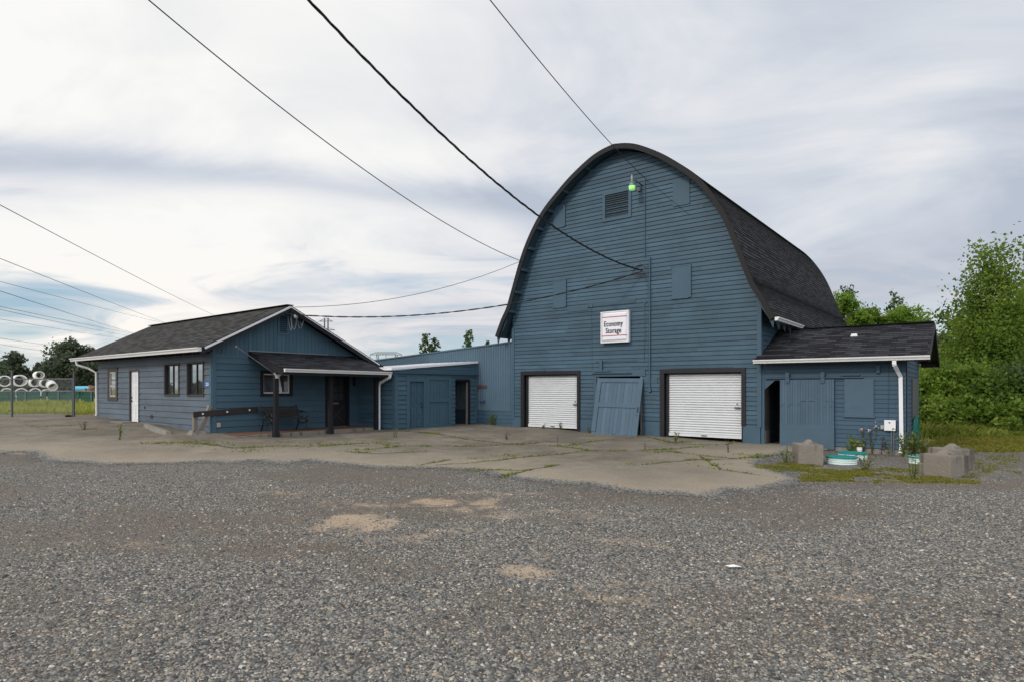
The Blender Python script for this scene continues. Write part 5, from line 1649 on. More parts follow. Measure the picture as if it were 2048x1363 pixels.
fy = 44.0
fe = thing('slatted_fence', 'chain link fence filled with dark green slats in front of the pipe yard', 'fence', V3(at(90, 776, fy).x, fy, .2))
FRF = Fr(V3(0, fy, 0), V3(1, 0, 0), V3(0, -1, 0))
fx0, fx1 = at(-80, 0, fy).x, at(210, 0, fy).x
mb = MB(); x = fx0; rnd = random.Random(9)
while x < fx1:
    if rnd.random() > .045:
        mb.box(FRF, x, x + .062, -.008, .008, .2, 1.23 - (rnd.random() < .06) * rnd.uniform(.05, .4), rnd.gauss(.5, .2))
    x += .075
mb.build('slats', M['slat'], fe)
x = fx0
mb = MB(); mb.tube([V3(fx0, fy - .05, 1.27), V3(fx1, fy - .05, 1.27)], .025, 6); mb.tube([V3(fx0, fy - .05, .9), V3(fx1, fy - .05, .88)], .006, 5); mb.build('rail', M['steel'], fe)
while x < fx1:
    mb = MB(); mb.tube([V3(x, fy - .06, -.1), V3(x, fy - .06, 1.32)], .035, 6); mb.build('post', M['steel'], fe); x += 2.4


def big_pipe(u, v, rpx, y, L, ang, label, mat='pipeconc', group='concrete pipe sections stacked beyond the fence', tilt=0.0):
    c = at(u, v, y); R = rpx / F * y
    ax = V3(-math.sin(ang), math.cos(ang), tilt).normalized()          # from the near open end backwards
    t = thing('concrete_pipe' if mat == 'pipeconc' else 'blue_pipe', label, 'pipe', c - UP * R, group if mat == 'pipeconc' else None)
    mb = MB(); mb.lathe(c, [(R, 0), (R, L), (R * .82, L), (R * .82, 0)], 28, ax, close=True)
    mb.build('pipe_wall', M[mat], t, smooth=False)


PY = 60.0
for (u, v, r, L, an, ti, lab) in ((10, 761, 11, 1.7, .75, 0, 'pale concrete pipe at the far edge of the stack behind the gate post'), (41, 760, 11.5, 1.9, .8, 0, 'large open pale pipe just beside the near gate post'), (71, 764, 8.6, 1.7, .8, 0, 'pale pipe directly under the topmost one'),
                                  (91, 765, 8.4, 1.5, .8, 0, 'upper row pale pipe next to the tilted one'), (80, 749, 7.6, 1.7, .8, 0, 'topmost pale concrete pipe lying on the stack'), (106, 773, 8.5, .9, .9, .35, 'short pale pipe tipped at an angle at the end of the stack'),
                                  (14, 786, 11, 2, .7, 0, 'lower pale pipe behind the green fence below the far edge one'), (43, 786, 11, 2, .7, 0, 'lower pale pipe behind the fence below the large open one'), (71, 785, 10, 2, .7, 0, 'lower pale pipe behind the fence below the topmost one'), (94, 786, 9, 2, .7, 0, 'lower pale pipe behind the fence under the tilted one')):
    big_pipe(u, v, r, PY, L, an, lab, tilt=ti)
big_pipe(186, 776, 5, 66, 2.3, 1.45, 'bright blue pipe lying beyond the fence by the office', 'bluepipe')
rb = thing('debris_pile', 'brown heap of debris beyond the fence by the blue pipe', 'debris', V3(at(190, 780, 64).x, 64, .2))
mb = MB(); rr = random.Random(2)
for _ in range(40):
    c = at(rr.uniform(172, 205), 783 - rr.random() ** 2 * 11, 64 + rr.uniform(-.5, .5)); mb.beam(c, c + V3(rr.uniform(-.6, .6), rr.uniform(-.3, .3), rr.uniform(-.25, .25)), .18, .16)
mb.build('debris', M['rubble'], rb)


# ================================================================== PLANTS
def leaf_cloud(centers, sig, per, size, clump_t, rng, flat=1.0, droop=0.0):
    centers = np.asarray(centers); n = len(centers) * per
    c = np.repeat(centers, per, 0); sg = np.repeat(np.asarray(sig) * np.ones(len(centers)), per)[:, None]
    pos = c + rng.normal(size=(n, 3)) * sg * np.array([1, 1, flat])
    a = rng.normal(size=(n, 3)); a /= np.linalg.norm(a, axis=1, keepdims=True) + 1e-9
    b = rng.normal(size=(n, 3)); b -= (a * b).sum(1, keepdims=True) * a; b /= np.linalg.norm(b, axis=1, keepdims=True) + 1e-9
    s = size * rng.uniform(.6, 1.35, (n, 1))
    q = np.stack([pos - a * s * .55, pos + b * s * .34 - a * s * .05, pos + a * s * .6, pos - b * s * .34 + a * s * .02], 1)
    t = np.clip(np.repeat(clump_t, per) + rng.normal(0, .13, n), 0, 1)
    return q.reshape(-1, 3), np.arange(n * 4).reshape(-1, 4), t


def tree(name, label, x, y, h, rad, mat, seed, cat='tree', group=None, base=.15, shape='round', nl=26, per=110, leaf=.13, trunk_r=None, tw=.5, sigk=1.0, lean=0.0):
    rng = np.random.default_rng(seed)
    g = gz(x, y)
    t = thing(name, label, cat, V3(x, y, g), group)
    trunk_r = trunk_r or h * .016
    top = np.array([x + lean * h + rng.normal(0, .02) * h, y + rng.normal(0, .02) * h, g + h * .97])
    b0 = np.array([x, y, g - .1])
    mb = MB()
    tr = [b0 + (top - b0) * k + np.array([math.sin(k * 5 + seed), math.cos(k * 4 + seed), 0]) * h * .012 * k for k in np.linspace(0, 1, 9)]
    mb.tube([V3(*p) for p in tr], [trunk_r * (1 - .9 * k) for k in np.linspace(0, 1, 9)], 7)
    cent, sig, ct = [], [], []
    for i in range(nl):
        f = base + (1 - base) * (i + .5 * rng.random()) / nl
        f = min(f, .985)
        p = tr[0] + 0; kk = f * 8; j = min(int(kk), 7); p = tr[j] + (tr[j + 1] - tr[j]) * (kk - j)
        u_ = (f - base) / (1 - base)
        if shape == 'round': prof = math.sqrt(max(.02, 1 - (2 * u_ - .85) ** 2 / 1.35)) if u_ > .1 else .55
        elif shape == 'cone': prof = (1 - u_) ** .8 * .95 + .05
        elif shape == 'spire': prof = (1 - u_) * .75 + .12
        else: prof = .9
        an = i * 2.39996 + rng.normal(0, .4)
        L = rad * prof * rng.uniform(.65, 1.15)
        up = {'round': .45, 'cone': .12, 'spire': .7}.get(shape, .4) * L * rng.uniform(.5, 1.3)
        e = p + np.array([math.cos(an) * L, math.sin(an) * L, up])
        md = p + (e - p) * .5 + np.array([0, 0, .08 * L])
        r = max(.008, trunk_r * (1 - f) * .5)
        mb.tube([V3(*p), V3(*md), V3(*e)], [r, r * .65, r * .2], 5)
        nc = max(3, int(3 + L / max(rad, .1) * 5))
        lt_ = rng.normal(tw, .12)
        for q in range(nc):
            k = .30 + .75 * (q + rng.random()) / nc
            c = p + (e - p) * k + rng.normal(size=3) * rad * .13 * np.array([1, 1, .8])
            cent.append(c); sig.append(rad * .105 * sigk * rng.uniform(.7, 1.35))
            ct.append(lt_ + rng.normal(0, .16))
    mb.build('trunk', M['bark'], t)
    v, f_, tt = leaf_cloud(cent, sig, per, leaf, np.clip(ct, 0, 1), rng)
    np_mesh('crown', v, f_, 4, tt, M[mat], t)
    return t


# wood to the right of the shed
tx = lambda u, y: (u - CX) / F * y
TR = 'trees and shrubs beside the shed'
tree('broadleaf_tree', 'tallest leafy green tree at the edge of the yard', tx(1988, 26), 26, 7.7, 2.5, 'leaf_mid', 11, group=TR, base=.10, nl=50, per=70, leaf=.13, tw=.6, shape='cone', sigk=1.15)
tree('broadleaf_tree', 'wide leafy tree leaning out of the picture edge beside the tallest tree', tx(2095, 27), 27, 6.2, 2.2, 'leaf_bright', 12, group=TR, base=.1, nl=46, per=85, leaf=.135, tw=.5)
tree('broadleaf_tree', 'dark leafy tree standing behind the tallest tree', tx(1960, 30), 30, 5.6, 2.4, 'leaf_mid', 13, group=TR, base=.08, nl=40, per=65, leaf=.18, tw=.4)
for i, (u, y, h, r, mat, lab) in enumerate(((1872, 24, 2.2, 1.0, 'leaf_bright', 'bright green bush nearest the shed gable'), (1915, 23.5, 2.5, 1.2, 'leaf_mid', 'mid green bush in front of the wood, second out from the shed'), (1968, 23, 2.2, 1.2, 'leaf_mid', 'low bush below the tallest tree'), (2030, 22.5, 2.4, 1.3, 'leaf_dark', 'dark bush at the picture edge below the wide tree'),
                                         (1893, 29, 2.7, 1.5, 'leaf_mid', 'mid green bush behind the bright one by the shed'), (1850, 31, 2.5, 1.5, 'leaf_dark', 'dark bush seen past the shed wall under its eave'), (1930, 27, 3.0, 1.4, 'leaf_bright', 'sunny green bush below the gap in the trees'), (2010, 26, 3.6, 1.6, 'leaf_mid', 'broad green bush under the crown of the tallest tree'), (1842, 24.5, 1.5, .9, 'leaf_bright', 'small bush against the grass by the shed corner'), (1885, 22, 1.1, .8, 'leaf_mid', 'knee high bush in the tall grass, nearest the yard'), (1945, 22.2, 1.3, .8, 'leaf_mid', 'knee high bush in the tall grass below the tallest tree'), (2005, 21.8, 1.2, .9, 'leaf_mid', 'knee high bush in the tall grass towards the picture edge'), (1925, 25, 1.9, 1.0, 'leaf_dark', 'dark gap bush between two bright ones in the wood'))):
    tree('shrub', lab, tx(u, y), y, h, r, mat, 40 + i, 'shrub', TR, base=.03, nl=20, per=58, leaf=.13, tw=.6, sigk=1.3)
tree('conical_tree', 'distant upright tree seen between the shed gable and the wood', tx(1890, 60), 60, 7.0, 1.9, 'leaf_far', 19, group=TR, shape='cone', nl=30, per=60, leaf=.3, base=.05)
tree('conical_tree', 'lower distant tree to the outside of the upright one', tx(1915, 58), 58, 5.2, 1.7, 'leaf_far', 20, group=TR, shape='cone', nl=24, per=60, leaf=.3, base=.05)
# trees behind the shed roof
BT = 'trees behind the shed roof'
for i, (u, y, h, r, mat, shp, lab, lf) in enumerate(((1697, 38, 8.3, 1.35, 'leaf_dark', 'spire', 'slender tall tree rising right beside the barn roof', .17), (1735, 39, 6.9, 1.0, 'leaf_dark', 'spire', 'thin sparse treetop in the middle behind the shed ridge', .17), (1790, 39, 7.9, 1.25, 'leaf_dark', 'spire', 'sparse tree with dark leaves towards the shed gable end', .17), (1813, 38, 7.0, 1.1, 'leaf_dark', 'spire', 'thin dark treetop nearest the shed gable end', .17),
                                                 (1693, 34, 7.0, 1.4, 'leaf_bright', 'round', 'yellow green tree against the barn roof edge', .14), (1735, 35, 6.2, 1.5, 'leaf_mid', 'round', 'round green tree behind the roof vent', .14), (1795, 34, 6.1, 1.5, 'leaf_bright', 'round', 'yellow green tree behind the shed ridge towards its gable', .14), (1764, 36, 5.8, 1.3, 'leaf_mid', 'round', 'small green tree between two yellow green ones', .14))):
    tree('poplar' if shp == 'spire' else 'broadleaf_tree', lab, tx(u, y), y, h, r, mat, 60 + i, group=BT, shape=shp, nl=26 if shp == 'spire' else 30, per=15 if shp == 'spire' else 80, leaf=lf, base=.1, tw=.55, sigk=.9)
# far left
FT = 'far trees beyond the pipe yard'
for i, (u, y, h, r, shp, lab) in enumerate(((143, 85, 7.6, 3.2, 'round', 'tallest far tree next to the office eave'), (118, 84, 5.2, 2.3, 'round', 'lower shoulder tree beside the tallest far tree'), (178, 86, 5.6, 2.6, 'round', 'far tree partly behind the office gutter'), (33, 85, 6.2, 2.2, 'cone', 'pointed far tree above the large open pipe'), (5, 86, 4.3, 2.4, 'round', 'low far tree at the picture edge behind the pipes'), (75, 88, 4.8, 1.3, 'cone', 'small pointed far tree behind the topmost pipe'), (100, 88, 3.0, 2.0, 'round', 'low far tree behind the tilted pipe'), (55, 87, 3.2, 1.9, 'round', 'low far tree behind the middle of the pipe stack'), (205, 86, 3.8, 2.2, 'round', 'far tree mostly hidden by the office corner'))):
    tree('far_tree', lab, tx(u, y), y, h, r, 'leaf_far', 80 + i, group=FT, shape=shp, nl=30, per=42, leaf=.38, base=.08, tw=.5)
for i, (x, y, h, r) in enumerate(((-64, 31, 1.7, 1.2), (-62, 26, 1.3, 1.0), (-66, 36, 2.0, 1.4))):
    tree('far_tree', 'tree out of the frame that the office windows mirror', x, y, h, r, 'leaf_far', 120 + i, group='trees mirrored in the office windows', nl=20, per=40, leaf=.45, base=.05)
CT = 'treetops above the metal shed'
for i, (u, y, vt, r, lab) in enumerate(((853, 70, 664, 1.5, 'taller conifer top of a pair above the metal shed'), (871, 70, 672, 1.4, 'shorter conifer top of the pair above the metal shed'), (936, 70, 656, 1.5, 'lone sparse conifer top above the metal shed'), (976, 72, 678, .9, 'tiny conifer tip close to the barn eave'))):
    h = EYE + (HZ - vt) * y / F
    tree('conifer', lab, tx(u, y), y, h, r, 'leaf_dark', 95 + i, group=CT, shape='cone', nl=46, per=8, leaf=.22, base=.3, tw=.4, sigk=.5)


def blades(xy, h, w, t, rng, lean=.5):
    n = len(xy); z = ground_np(xy[:, 0], xy[:, 1])
    an = rng.uniform(0, 2 * np.pi, n); d = np.stack([np.cos(an), np.sin(an), np.zeros(n)], 1)
    hh = h * rng.uniform(.5, 1.2, n)
    b = np.stack([xy[:, 0], xy[:, 1], z - .01], 1)
    ln = rng.normal(0, lean, (n, 2)) * hh[:, None]
    tip = b + np.stack([ln[:, 0], ln[:, 1], hh], 1); mid = b + np.stack([ln[:, 0] * .3, ln[:, 1] * .3, hh * .6], 1)
    w = w * rng.uniform(.6, 1.4, n)[:, None]
    v = np.stack([b - d * w, b + d * w, mid + d * w * .7, tip, mid - d * w * .7], 1).reshape(-1, 3)
    return v, np.arange(n * 5).reshape(-1, 5), np.clip(t + rng.normal(0, .16, n), 0, 1)


def grass(name, xy, h, w, mat, t, seed, lean=.35):
    rng = np.random.default_rng(seed)
    v, f_, tt = blades(np.asarray(xy), h, w, t, rng, lean)
    o = np_mesh(name, v, f_, 5, tt, M[mat])
    tag(o, kind='stuff')
    return o


rng = np.random.default_rng(5)
def scatter(n, u0, u1, y0, y1, rng):
    y = rng.uniform(y0 ** 2, y1 ** 2, n) ** .5
    return np.stack([tx(rng.uniform(u0, u1, n), y), y], 1)


def patchy(xy, scale, thr, seed):
    k = np.random.default_rng(seed).uniform(0, 6, 8)
    n = np.sin(xy[:, 0] * scale + k[0]) * np.sin(xy[:, 1] * scale * 1.3 + k[1]) + .6 * np.sin(xy[:, 0] * scale * 2.3 + k[2] + xy[:, 1]) * np.sin(xy[:, 1] * scale * 2.9 + k[3])
    return xy[n > thr], n[n > thr]


# left: rough grass between gate and fence
p = scatter(12000, -60, 205, 29, 43.0, rng)
pp, nn_ = patchy(p, .9, -.5, 1)
grass('tall_grass', pp, np.where(pp[:, 1] > 38, .42, .26) * (1 + .4 * np.clip(nn_, 0, 1)), .022, 'grass', np.clip(.72 + .1 * nn_, 0, 1), 3)
p = scatter(3500, -60, 200, 26, 31, rng); pp, nn_ = patchy(p, 1.2, .1, 2)
grass('short_grass', pp, .14, .018, 'drygrass', .45, 4, .6)
# right: meadow strip by the wood
p = scatter(14000, 1838, 2110, 16.5, 23.0, rng); pp, nn_ = patchy(p, .8, -.9, 3)
pp = pp[pp[:, 0] > BARN.P(12.75, 0, 0).x + (pp[:, 1] - 15.4) * .775 + .25]
grass('meadow_grass', pp, .12 + .06 * np.clip((pp[:, 1] - 19) / 3, 0, 1), .016, 'drygrass', .42, 6, .7)
p = scatter(15000, 1836, 2110, 20.5, 26.0, rng); pp, nn_ = patchy(p, 1.0, -.75, 5)
grass('tall_grass', pp, .22 + .5 * np.clip(.5 + .7 * nn_, 0, 1) * np.clip((pp[:, 1] - 20) / 2.5, .2, 1), .026, 'grass', np.clip(.5 + .2 * nn_, 0, 1), 7, .5)
# moss and low growth around blocks and risers
def px_patch(n, u0, u1, v0, v1, rng):
    out = []
    for _ in range(n):
        q = gp(rng.uniform(u0, u1), rng.uniform(v0, v1)); out.append((q.x, q.y))
    return np.array(out)


segs = [px_patch(300, 1535, 1640, 928, 944, rng), px_patch(900, 1600, 1740, 938, 962, rng), px_patch(350, 1740, 1850, 935, 965, rng), px_patch(220, 1850, 1960, 952, 966, rng), px_patch(350, 1510, 1600, 925, 937, rng), px_patch(250, 1930, 2040, 900, 950, rng)]
pp, nn_ = patchy(np.concatenate(segs), 3.2, -.35, 9)
pp = np.concatenate([pp + rng.normal(0, .03, pp.shape) for _ in range(9)])
grass('moss_growth', pp, .045, .0075, 'drygrass', .42, 10, .9)
# weeds along the joints of the concrete
wp, rp = [], []
for k, px in enumerate(CRACKS):
    pts = [gp(u, v) for u, v in px]
    for a, b_ in zip(pts[:-1], pts[1:]):
        L = (b_ - a).length
        for _ in range(int(L * 2.2) + 1):
            if rng.random() < .38: continue
            c = a.lerp(b_, rng.random()); m_ = int(rng.integers(10, 60)); s_ = rng.uniform(.04, .32)
            d = (b_ - a).normalized()
            q = rng.normal(size=(m_, 2)) * np.array([s_ * 1.6, .035])
            wp.append(np.stack([c.x + d.x * q[:, 0] - d.y * q[:, 1], c.y + d.y * q[:, 0] + d.x * q[:, 1]], 1))
for (u, v, n, s_) in ((505, 903, 60, .3), (565, 885, 40, .2), (400, 890, 120, .5), (780, 891, 60, .15), (868, 866, 60, .12), (1150, 892, 50, .2), (1370, 885, 60, .12), (1320, 905, 60, .25), (1500, 910, 50, .25), (830, 905, 40, .2), (950, 918, 30, .2), (1020, 912, 50, .25), (490, 895, 50, .3), (640, 890, 60, .25), (130, 852, 60, .3), (70, 853, 40, .2), (185, 862, 40, .15), (60, 843, 30, .2), (720, 900, 50, .2), (770, 880, 40, .15), (1262, 930, 20, .15), (1430, 930, 30, .3), (700, 886, 60, .4), (600, 893, 60, .5), (350, 888, 80, .5)):
    c = gp(u, v); q = rng.normal(size=(n, 2)) * s_ * np.array([1, .45]); wp.append(np.stack([c.x + q[:, 0], c.y + q[:, 1]], 1))
wp = np.concatenate(wp)
o = grass('crack_weeds', wp, .055, .012, 'weed', .66, 12, 1.0)
o.location.z += .02


def weed(label, base, h, spread, n, mat, seed, leaf=.06, heads=0, name='weed', group='weeds in the yard', cat='weed'):
    rg = np.random.default_rng(seed)
    t = thing(name, label, cat, base, group)
    mb = MB(); cent = []
    tips = []
    for k in range(n):
        an = rg.uniform(0, 6.28); r = spread * rg.uniform(.2, 1); hh = h * rg.uniform(.55, 1)
        p = [base + V3(math.cos(an) * r * q * .9 + .2 * spread * math.sin(an * 3 + q * 2), math.sin(an) * r * q * .9, hh * (q ** .9) - .02) for q in (0, .35, .7, 1)]
        mb.tube(p, [.006, .005, .004, .003], 5)
        tips.append(p[-1])
        for q in np.linspace(.1, .95, max(4, int(hh / .07))):
            i = min(int(q * 3), 2); c = p[i].lerp(p[i + 1], q * 3 - i); cent.append(tuple(c))
    mb.build('stem', M['bark'], t)
    v, f_, tt = leaf_cloud(cent, leaf * .5, 3, leaf * .85, np.clip(rg.normal(.5, .2, len(cent)), 0, 1), rg)
    np_mesh('leaves', v, f_, 4, tt, M[mat], t)
    if heads:
        for p in tips[:heads]:
            mb = MB(); mb.lathe(p, [(.0, -.01), (.022, 0), (.03, .02), (.028, .04), (.0, .05)], 8)
            for q in range(3):
                d = V3(rg.normal(0, .05), rg.normal(0, .05), rg.uniform(-.04, .03)); mb.lathe(p + d, [(.0, -.01), (.016, 0), (.022, .016), (.0, .03)], 7)
            mb.build('flower_head', M['thistle'], t)


WD = [((1712, 906), .48, .28, 9, 'weed', .10, 0, 'leafy green weed beside the white pipe stub'), ((1727, 905), .80, .2, 5, 'weed', .035, 3, 'tall thistle against the shed wall next to the leafy weed'), ((1748, 906), .95, .25, 6, 'weed', .035, 4, 'tallest thistle with pink heads below the boarded window corner'), ((1765, 907), .55, .2, 5, 'redweed', .05, 0, 'reddish weed below the white electrical box'),
      ((1780, 908), .4, .16, 5, 'weed', .05, 0, 'small weed at the foundation beside the conduits'), ((1808, 912), .75, .22, 8, 'weed', .07, 0, 'weed climbing the foot of the white downspout'), ((1828, 908), .6, .3, 14, 'weed', .07, 0, 'bushy weed at the shed corner below the hose'), ((1845, 905), .45, .3, 12, 'weed', .07, 0, 'low bushy weed behind the half hidden riser'),
      ((1826, 958), .50, .14, 6, 'weed', .05, 0, 'tall weed standing in the moss in front of the risers'), ((1850, 945), .32, .12, 7, 'redweed', .04, 0, 'rusty weed touching the angled concrete block'), ((1728, 940), .35, .25, 10, 'weed', .05, 0, 'yellow green weed in the moss patch before the risers'), ((1573, 926), .42, .18, 7, 'weed', .05, 0, 'weed beside the stained concrete block'),
      ((985, 850), .55, .16, 9, 'weed', .07, 0, 'weed growing at the foot of the metal shed'), ((1052, 853), .5, .14, 8, 'weed', .07, 0, 'weed at the foot of the narrower roller door frame'), ((1086, 857), .22, .1, 6, 'weed', .05, 0, 'tiny weed under the narrower roller door'), ((1121, 859), .3, .12, 7, 'weed', .05, 0, 'small weed under the narrower roller door latch end'), ((1180, 866), .28, .14, 7, 'weed', .05, 0, 'small weed beside the leaning door'),
      ((1350, 886), .38, .12, 8, 'weed', .05, 0, 'weed on the concrete before the wider roller door'), ((735, 851), .9, .3, 10, 'weed', .08, 0, 'climbing weed on the porch end by the downspout'), ((239, 880), .5, .09, 4, 'weed', .05, 0, 'lone weed stalk standing on the yard near the wheel stop'), ((170, 861), .3, .2, 5, 'redweed', .04, 0, 'dry leaning weed on the yard near the gate'),
      ((1456, 905), .38, .10, 3, 'redweed', .035, 0, 'thin rusty weed before the open shed doorway'), ((1290, 900), .3, .05, 2, 'redweed', .03, 0, 'single dry stalk in a concrete joint'), ((1013, 880), .3, .15, 5, 'redweed', .035, 0, 'rusty weed on the concrete before the metal shed'), ((790, 875), .35, .15, 6, 'weed', .04, 0, 'thin weed on the concrete by the small shed'), ((1116, 892), .3, .06, 2, 'weed', .02, 0, 'thin stalk in the grassy joint before the leaning door')]
for i, (px, h, spd, n, mt, lf, hd, lab) in enumerate(WD):
    b = gp(*px) + UP * .01
    if i == 18: b = FRONT.P(5.98, .35, .0)
    weed(lab, b, h, spd, n, mt, 200 + i, lf, hd)
# elder flowers in the wood
el = thing('flowering_shrub', 'bush with pale dried flower heads under the shed eave', 'shrub', V3(tx(1856, 26), 26, gz(tx(1856, 26), 26)), TR)
rg = np.random.default_rng(77); mb = MB(); cent = []
for k in range(26):
    e = V3(tx(1856, 26) + rg.normal(0, .45), 26 + rg.normal(0, .4), gz(tx(1856, 26), 26) + rg.uniform(.9, 2.35)); mb.tube([V3(tx(1856, 26), 26, -.3), e], [.02, .006], 5); cent.append(tuple(e)); cent.append((e.x, e.y, e.z - .3))
mb.build('stem', M['bark'], el)
v, f_, tt = leaf_cloud(cent, .22, 60, .11, np.clip(rg.normal(.45, .2, len(cent)), 0, 1), rg); np_mesh('leaves', v, f_, 4, tt, M['leaf_mid'], el)
hc = [c for c in cent[::2] if c[2] > 1.2]; v, f_, tt = leaf_cloud(hc, .09, 30, .05, np.full(len(hc), .5), rg); np_mesh('flower_heads', v, f_, 4, tt, M['cream'], el)

# ================================================================== LOOSE STONES
def stones(name, xy, size, tints, seed):
    rg = np.random.default_rng(seed); n = len(xy)
    z = ground_np(xy[:, 0], xy[:, 1])
    base = np.array([(1, 0, 0), (.3, .95, .1), (-.8, .6, 0), (-.85, -.5, .05), (.25, -1, 0), (.35, .3, .75), (-.35, .15, .7), (0.05, -.45, .68)])
    fc = np.array([(0, 1, 5), (1, 2, 6), (1, 6, 5), (2, 3, 6), (3, 4, 7), (3, 7, 6), (4, 0, 5), (4, 5, 7), (5, 6, 7)])
    an = rg.uniform(0, 6.283, n); s = size * np.exp(rg.normal(0, .30, n))
    jit = base[None] + rg.normal(0, .16, (n, 8, 3))
    jit[..., 0] *= 1.15; jit[..., 2] *= rg.uniform(.6, 1.1, (n, 1))
    sx = rg.uniform(.75, 1.3, (n, 1)); jit[..., 0] *= sx
    ca, sa = np.cos(an)[:, None], np.sin(an)[:, None]
    x = (jit[..., 0] * ca - jit[..., 1] * sa) * s[:, None] + xy[:, 0][:, None]
    y = (jit[..., 0] * sa + jit[..., 1] * ca) * s[:, None] + xy[:, 1][:, None]
    zz = jit[..., 2] * s[:, None] + z[:, None] - .001
    v = np.stack([x, y, zz], -1).reshape(-1, 3)
    f_ = (fc[None] + (np.arange(n) * 8)[:, None, None]).reshape(-1, 3)
    o = np_mesh(name, v, f_, 3, np.repeat(tints, 9), M['stone'], smooth=True)
    tag(o, kind='stuff')


rg = np.random.default_rng(21)
NST = 230000
yy = 2.9 + 9.8 * rg.random(NST) ** 1.5
xx = rg.uniform(-1, 1, NST) * (yy * .87 + .4)
keep = rg.random(NST) < np.clip(.95 - .68 * worn(xx, yy) * np.clip((yy - 2.5) / 4, .45, 1), .04, 1) * np.clip((13.2 - yy) / 4, .1, 1)
xy = np.stack([xx, yy], 1)[keep]
bz = np.zeros(len(xy))
for (u, v, w, hgt) in ((712, 1040, 80, 22), (868, 1003, 70, 14), (965, 1003, 50, 9), (1040, 1140, 62, 14), (836, 1068, 25, 6), (1255, 1200, 40, 7)):
    c = gp(u, v); a = gp(u + w, v); d = gp(u, v + hgt)
    bz = np.maximum(bz, np.exp(-(((xy[:, 0] - c.x) / (a.x - c.x)) ** 2 + ((xy[:, 1] - c.y) / (c.y - d.y)) ** 2)))
xy = xy[rg.random(len(xy)) > bz * .85]
stones('gravel_stones', xy, .0088, rg.random(len(xy)), 22)
# stones kicked onto the concrete along its edge
q = ev[rg.integers(0, len(ev), 9000)] + rg.normal(0, .30, (9000, 2)) * rg.random((9000, 1)) * 1.6 + np.array([0, .10])
c0 = gp(1330, 972); q = np.concatenate([q, np.stack([c0.x + rg.normal(0, 1.4, 2600), c0.y + rg.normal(0, .5, 2600)], 1)])
q2 = ev[rg.integers(0, len(ev), 3500)]; q = np.concatenate([q, q2 + np.stack([rg.normal(0, .3, 3500), rg.exponential(.45, 3500)], 1)])
stones('edge_stones', q, .0075, rg.random(len(q)) * .75, 23)
o = bpy.data.objects['edge_stones']; o.location.z += .012

# ================================================================== CAMERA, LIGHT, SKY
cam = bpy.data.cameras.new('camera'); co = bpy.data.objects.new('camera', cam); COL.objects.link(co)
co.location = (0, 0, EYE); co.rotation_euler = (math.radians(90), 0, 0)
cam.sensor_width = 36; cam.lens = 36 * F / 2048; cam.shift_x = 0; cam.shift_y = (HZ - 681.5) / 2048
cam.clip_start = .1; cam.clip_end = 3000
scene.camera = co

SUN = V3(-.62, -.60, .52).normalized()
el_ = math.asin(SUN.z); az_ = math.atan2(SUN.x, SUN.y)
sl_ = bpy.data.lights.new('sun', 'SUN'); sl_.energy = 1.4; sl_.angle = math.radians(9); sl_.color = (1, .95, .88)
so = bpy.data.objects.new('sun', sl_); COL.objects.link(so)
so.rotation_euler = (-SUN).to_track_quat('-Z', 'Y').to_euler()

w = bpy.data.worlds.new('World'); scene.world = w; w.use_nodes = True
nt = w.node_tree; bg = nt.nodes['Background']; bg.inputs['Strength'].default_value = .10
sky = nt.nodes.new('ShaderNodeTexSky'); sky.sky_type = 'NISHITA'; sky.sun_disc = False
sky.sun_elevation = el_; sky.sun_rotation = az_; sky.air_density = 1.0; sky.dust_density = .6; sky.ozone_density = 1.2
tc = nt.nodes.new('ShaderNodeTexCoord')
sep = nt.nodes.new('ShaderNodeSeparateXYZ'); nt.links.new(tc.outputs['Generated'], sep.inputs[0])
zc = mth(nt, 'ADD', mth(nt, 'MAXIMUM', sep.outputs[2], 0.0), .14)
cmb = nt.nodes.new('ShaderNodeCombineXYZ')
nt.links.new(mth(nt, 'DIVIDE', sep.outputs[0], zc), cmb.inputs[0]); nt.links.new(mth(nt, 'DIVIDE', sep.outputs[1], zc), cmb.inputs[1])


def cl(scale, loc, rot, sc_, det, rough, dist):
    mp = nt.nodes.new('ShaderNodeMapping'); mp.inputs['Location'].default_value = loc; mp.inputs['Rotation'].default_value = rot; mp.inputs['Scale'].default_value = sc_
    nt.links.new(cmb.outputs[0], mp.inputs['Vector'])
    return noise(nt, mp.outputs[0], scale, det, rough, dist)


n1 = cl(.55, (3.1, 1.2, 0), (0, 0, .25), (.35, .75, 1), 5, .55, .5)       # broad bands
n2 = cl(1.5, (7.4, 2.2, 0), (0, 0, .55), (.6, .9, 1), 6, .56, 1.1)       # streaks
n3 = cl(.6, (1.4, 5.5, 0), (0, 0, .3), (.6, .9, 1), 5, .55, .6)          # tone of the cloud sheet
zz = mth(nt, 'MAXIMUM', sep.outputs[2], 0.0)
cover = mth(nt, 'ADD', mth(nt, 'ADD', mth(nt, 'MULTIPLY', n1, .7), mth(nt, 'MULTIPLY', n2, .8)), mth(nt, 'MULTIPLY', zz, 1.5))
cr_ = ramp(nt, [(.70, (0, 0, 0)), (.94, (1, 1, 1))]); nt.links.new(cover, cr_.inputs[0])
# glow of the veiled sun
nrm = nt.nodes.new('ShaderNodeVectorMath'); nrm.operation = 'DOT_PRODUCT'; nt.links.new(tc.outputs['Generated'], nrm.inputs[0]); nrm.inputs[1].default_value = V3(-.80, .30, .52).normalized()
glow = mth(nt, 'POWER', mth(nt, 'MULTIPLY', mth(nt, 'ADD', nrm.outputs['Value'], 1.0), .5), 2.2)
sx_ = nt.nodes.new('ShaderNodeSeparateXYZ'); nt.links.new(cmb.outputs[0], sx_.inputs[0])
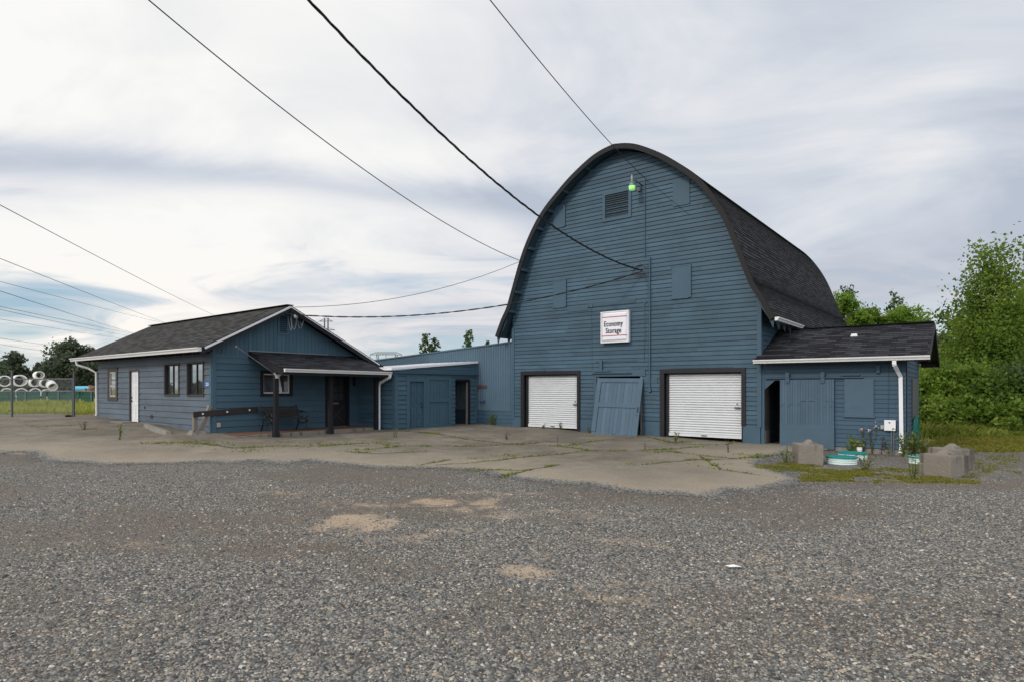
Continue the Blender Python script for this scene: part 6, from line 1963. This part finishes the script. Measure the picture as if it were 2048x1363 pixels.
# one long grey bank of cloud
ln_ = mth(nt, 'SUBTRACT', mth(nt, 'SUBTRACT', sx_.outputs[1], mth(nt, 'MULTIPLY', sx_.outputs[0], .30)), mth(nt, 'ADD', 2.075, mth(nt, 'MULTIPLY', n2, .25)))
bank = mth(nt, 'POWER', 2.718, mth(nt, 'MULTIPLY', mth(nt, 'MULTIPLY', ln_, ln_), -44.0))
bank = mth(nt, 'MULTIPLY', bank, mth(nt, 'MULTIPLY', mth(nt, 'SUBTRACT', .75, sx_.outputs[0]), 1.1, True), True)
tone = mth(nt, 'ADD', mth(nt, 'MULTIPLY', glow, .95), mth(nt, 'ADD', mth(nt, 'MULTIPLY', n3, 1.5), mth(nt, 'MULTIPLY', n2, 1.2)))
tone = mth(nt, 'SUBTRACT', mth(nt, 'SUBTRACT', tone, 1.30), mth(nt, 'MULTIPLY', bank, .52))
tr_ = ramp(nt, [(.0, (4.9, 5.45, 6.4)), (.30, (6.5, 6.9, 7.6)), (.58, (8.3, 8.35, 8.55)), (.85, (9.6, 9.55, 9.35))]); nt.links.new(tone, tr_.inputs[0])
warm = ramp(nt, [(.02, (1.06, 1.0, .95)), (.22, (1, 1, 1))]); nt.links.new(zz, warm.inputs[0])
cloud = mix(nt, 1.0, tr_.outputs[0], warm.outputs[0], 'MULTIPLY')
blue = mix(nt, .5, sky.outputs[0], (4.3, 6.3, 8.1))
rear_fill = mth(nt, 'ADD', 1.0, mth(nt, 'MULTIPLY', mth(nt, 'MULTIPLY', mth(nt, 'SUBTRACT', -.05, sep.outputs[1]), 1.6, True), 1.0))   # added fill light: unseen clouds behind the viewer made brighter
lit = nt.nodes.new('ShaderNodeVectorMath'); lit.operation = 'SCALE'; nt.links.new(cloud, lit.inputs[0]); nt.links.new(rear_fill, lit.inputs['Scale'])
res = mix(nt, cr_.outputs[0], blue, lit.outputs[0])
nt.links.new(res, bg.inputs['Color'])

scene.view_settings.view_transform = 'Standard'; scene.view_settings.look = 'None'
scene.view_settings.exposure = 0.0; scene.view_settings.gamma = 1.0
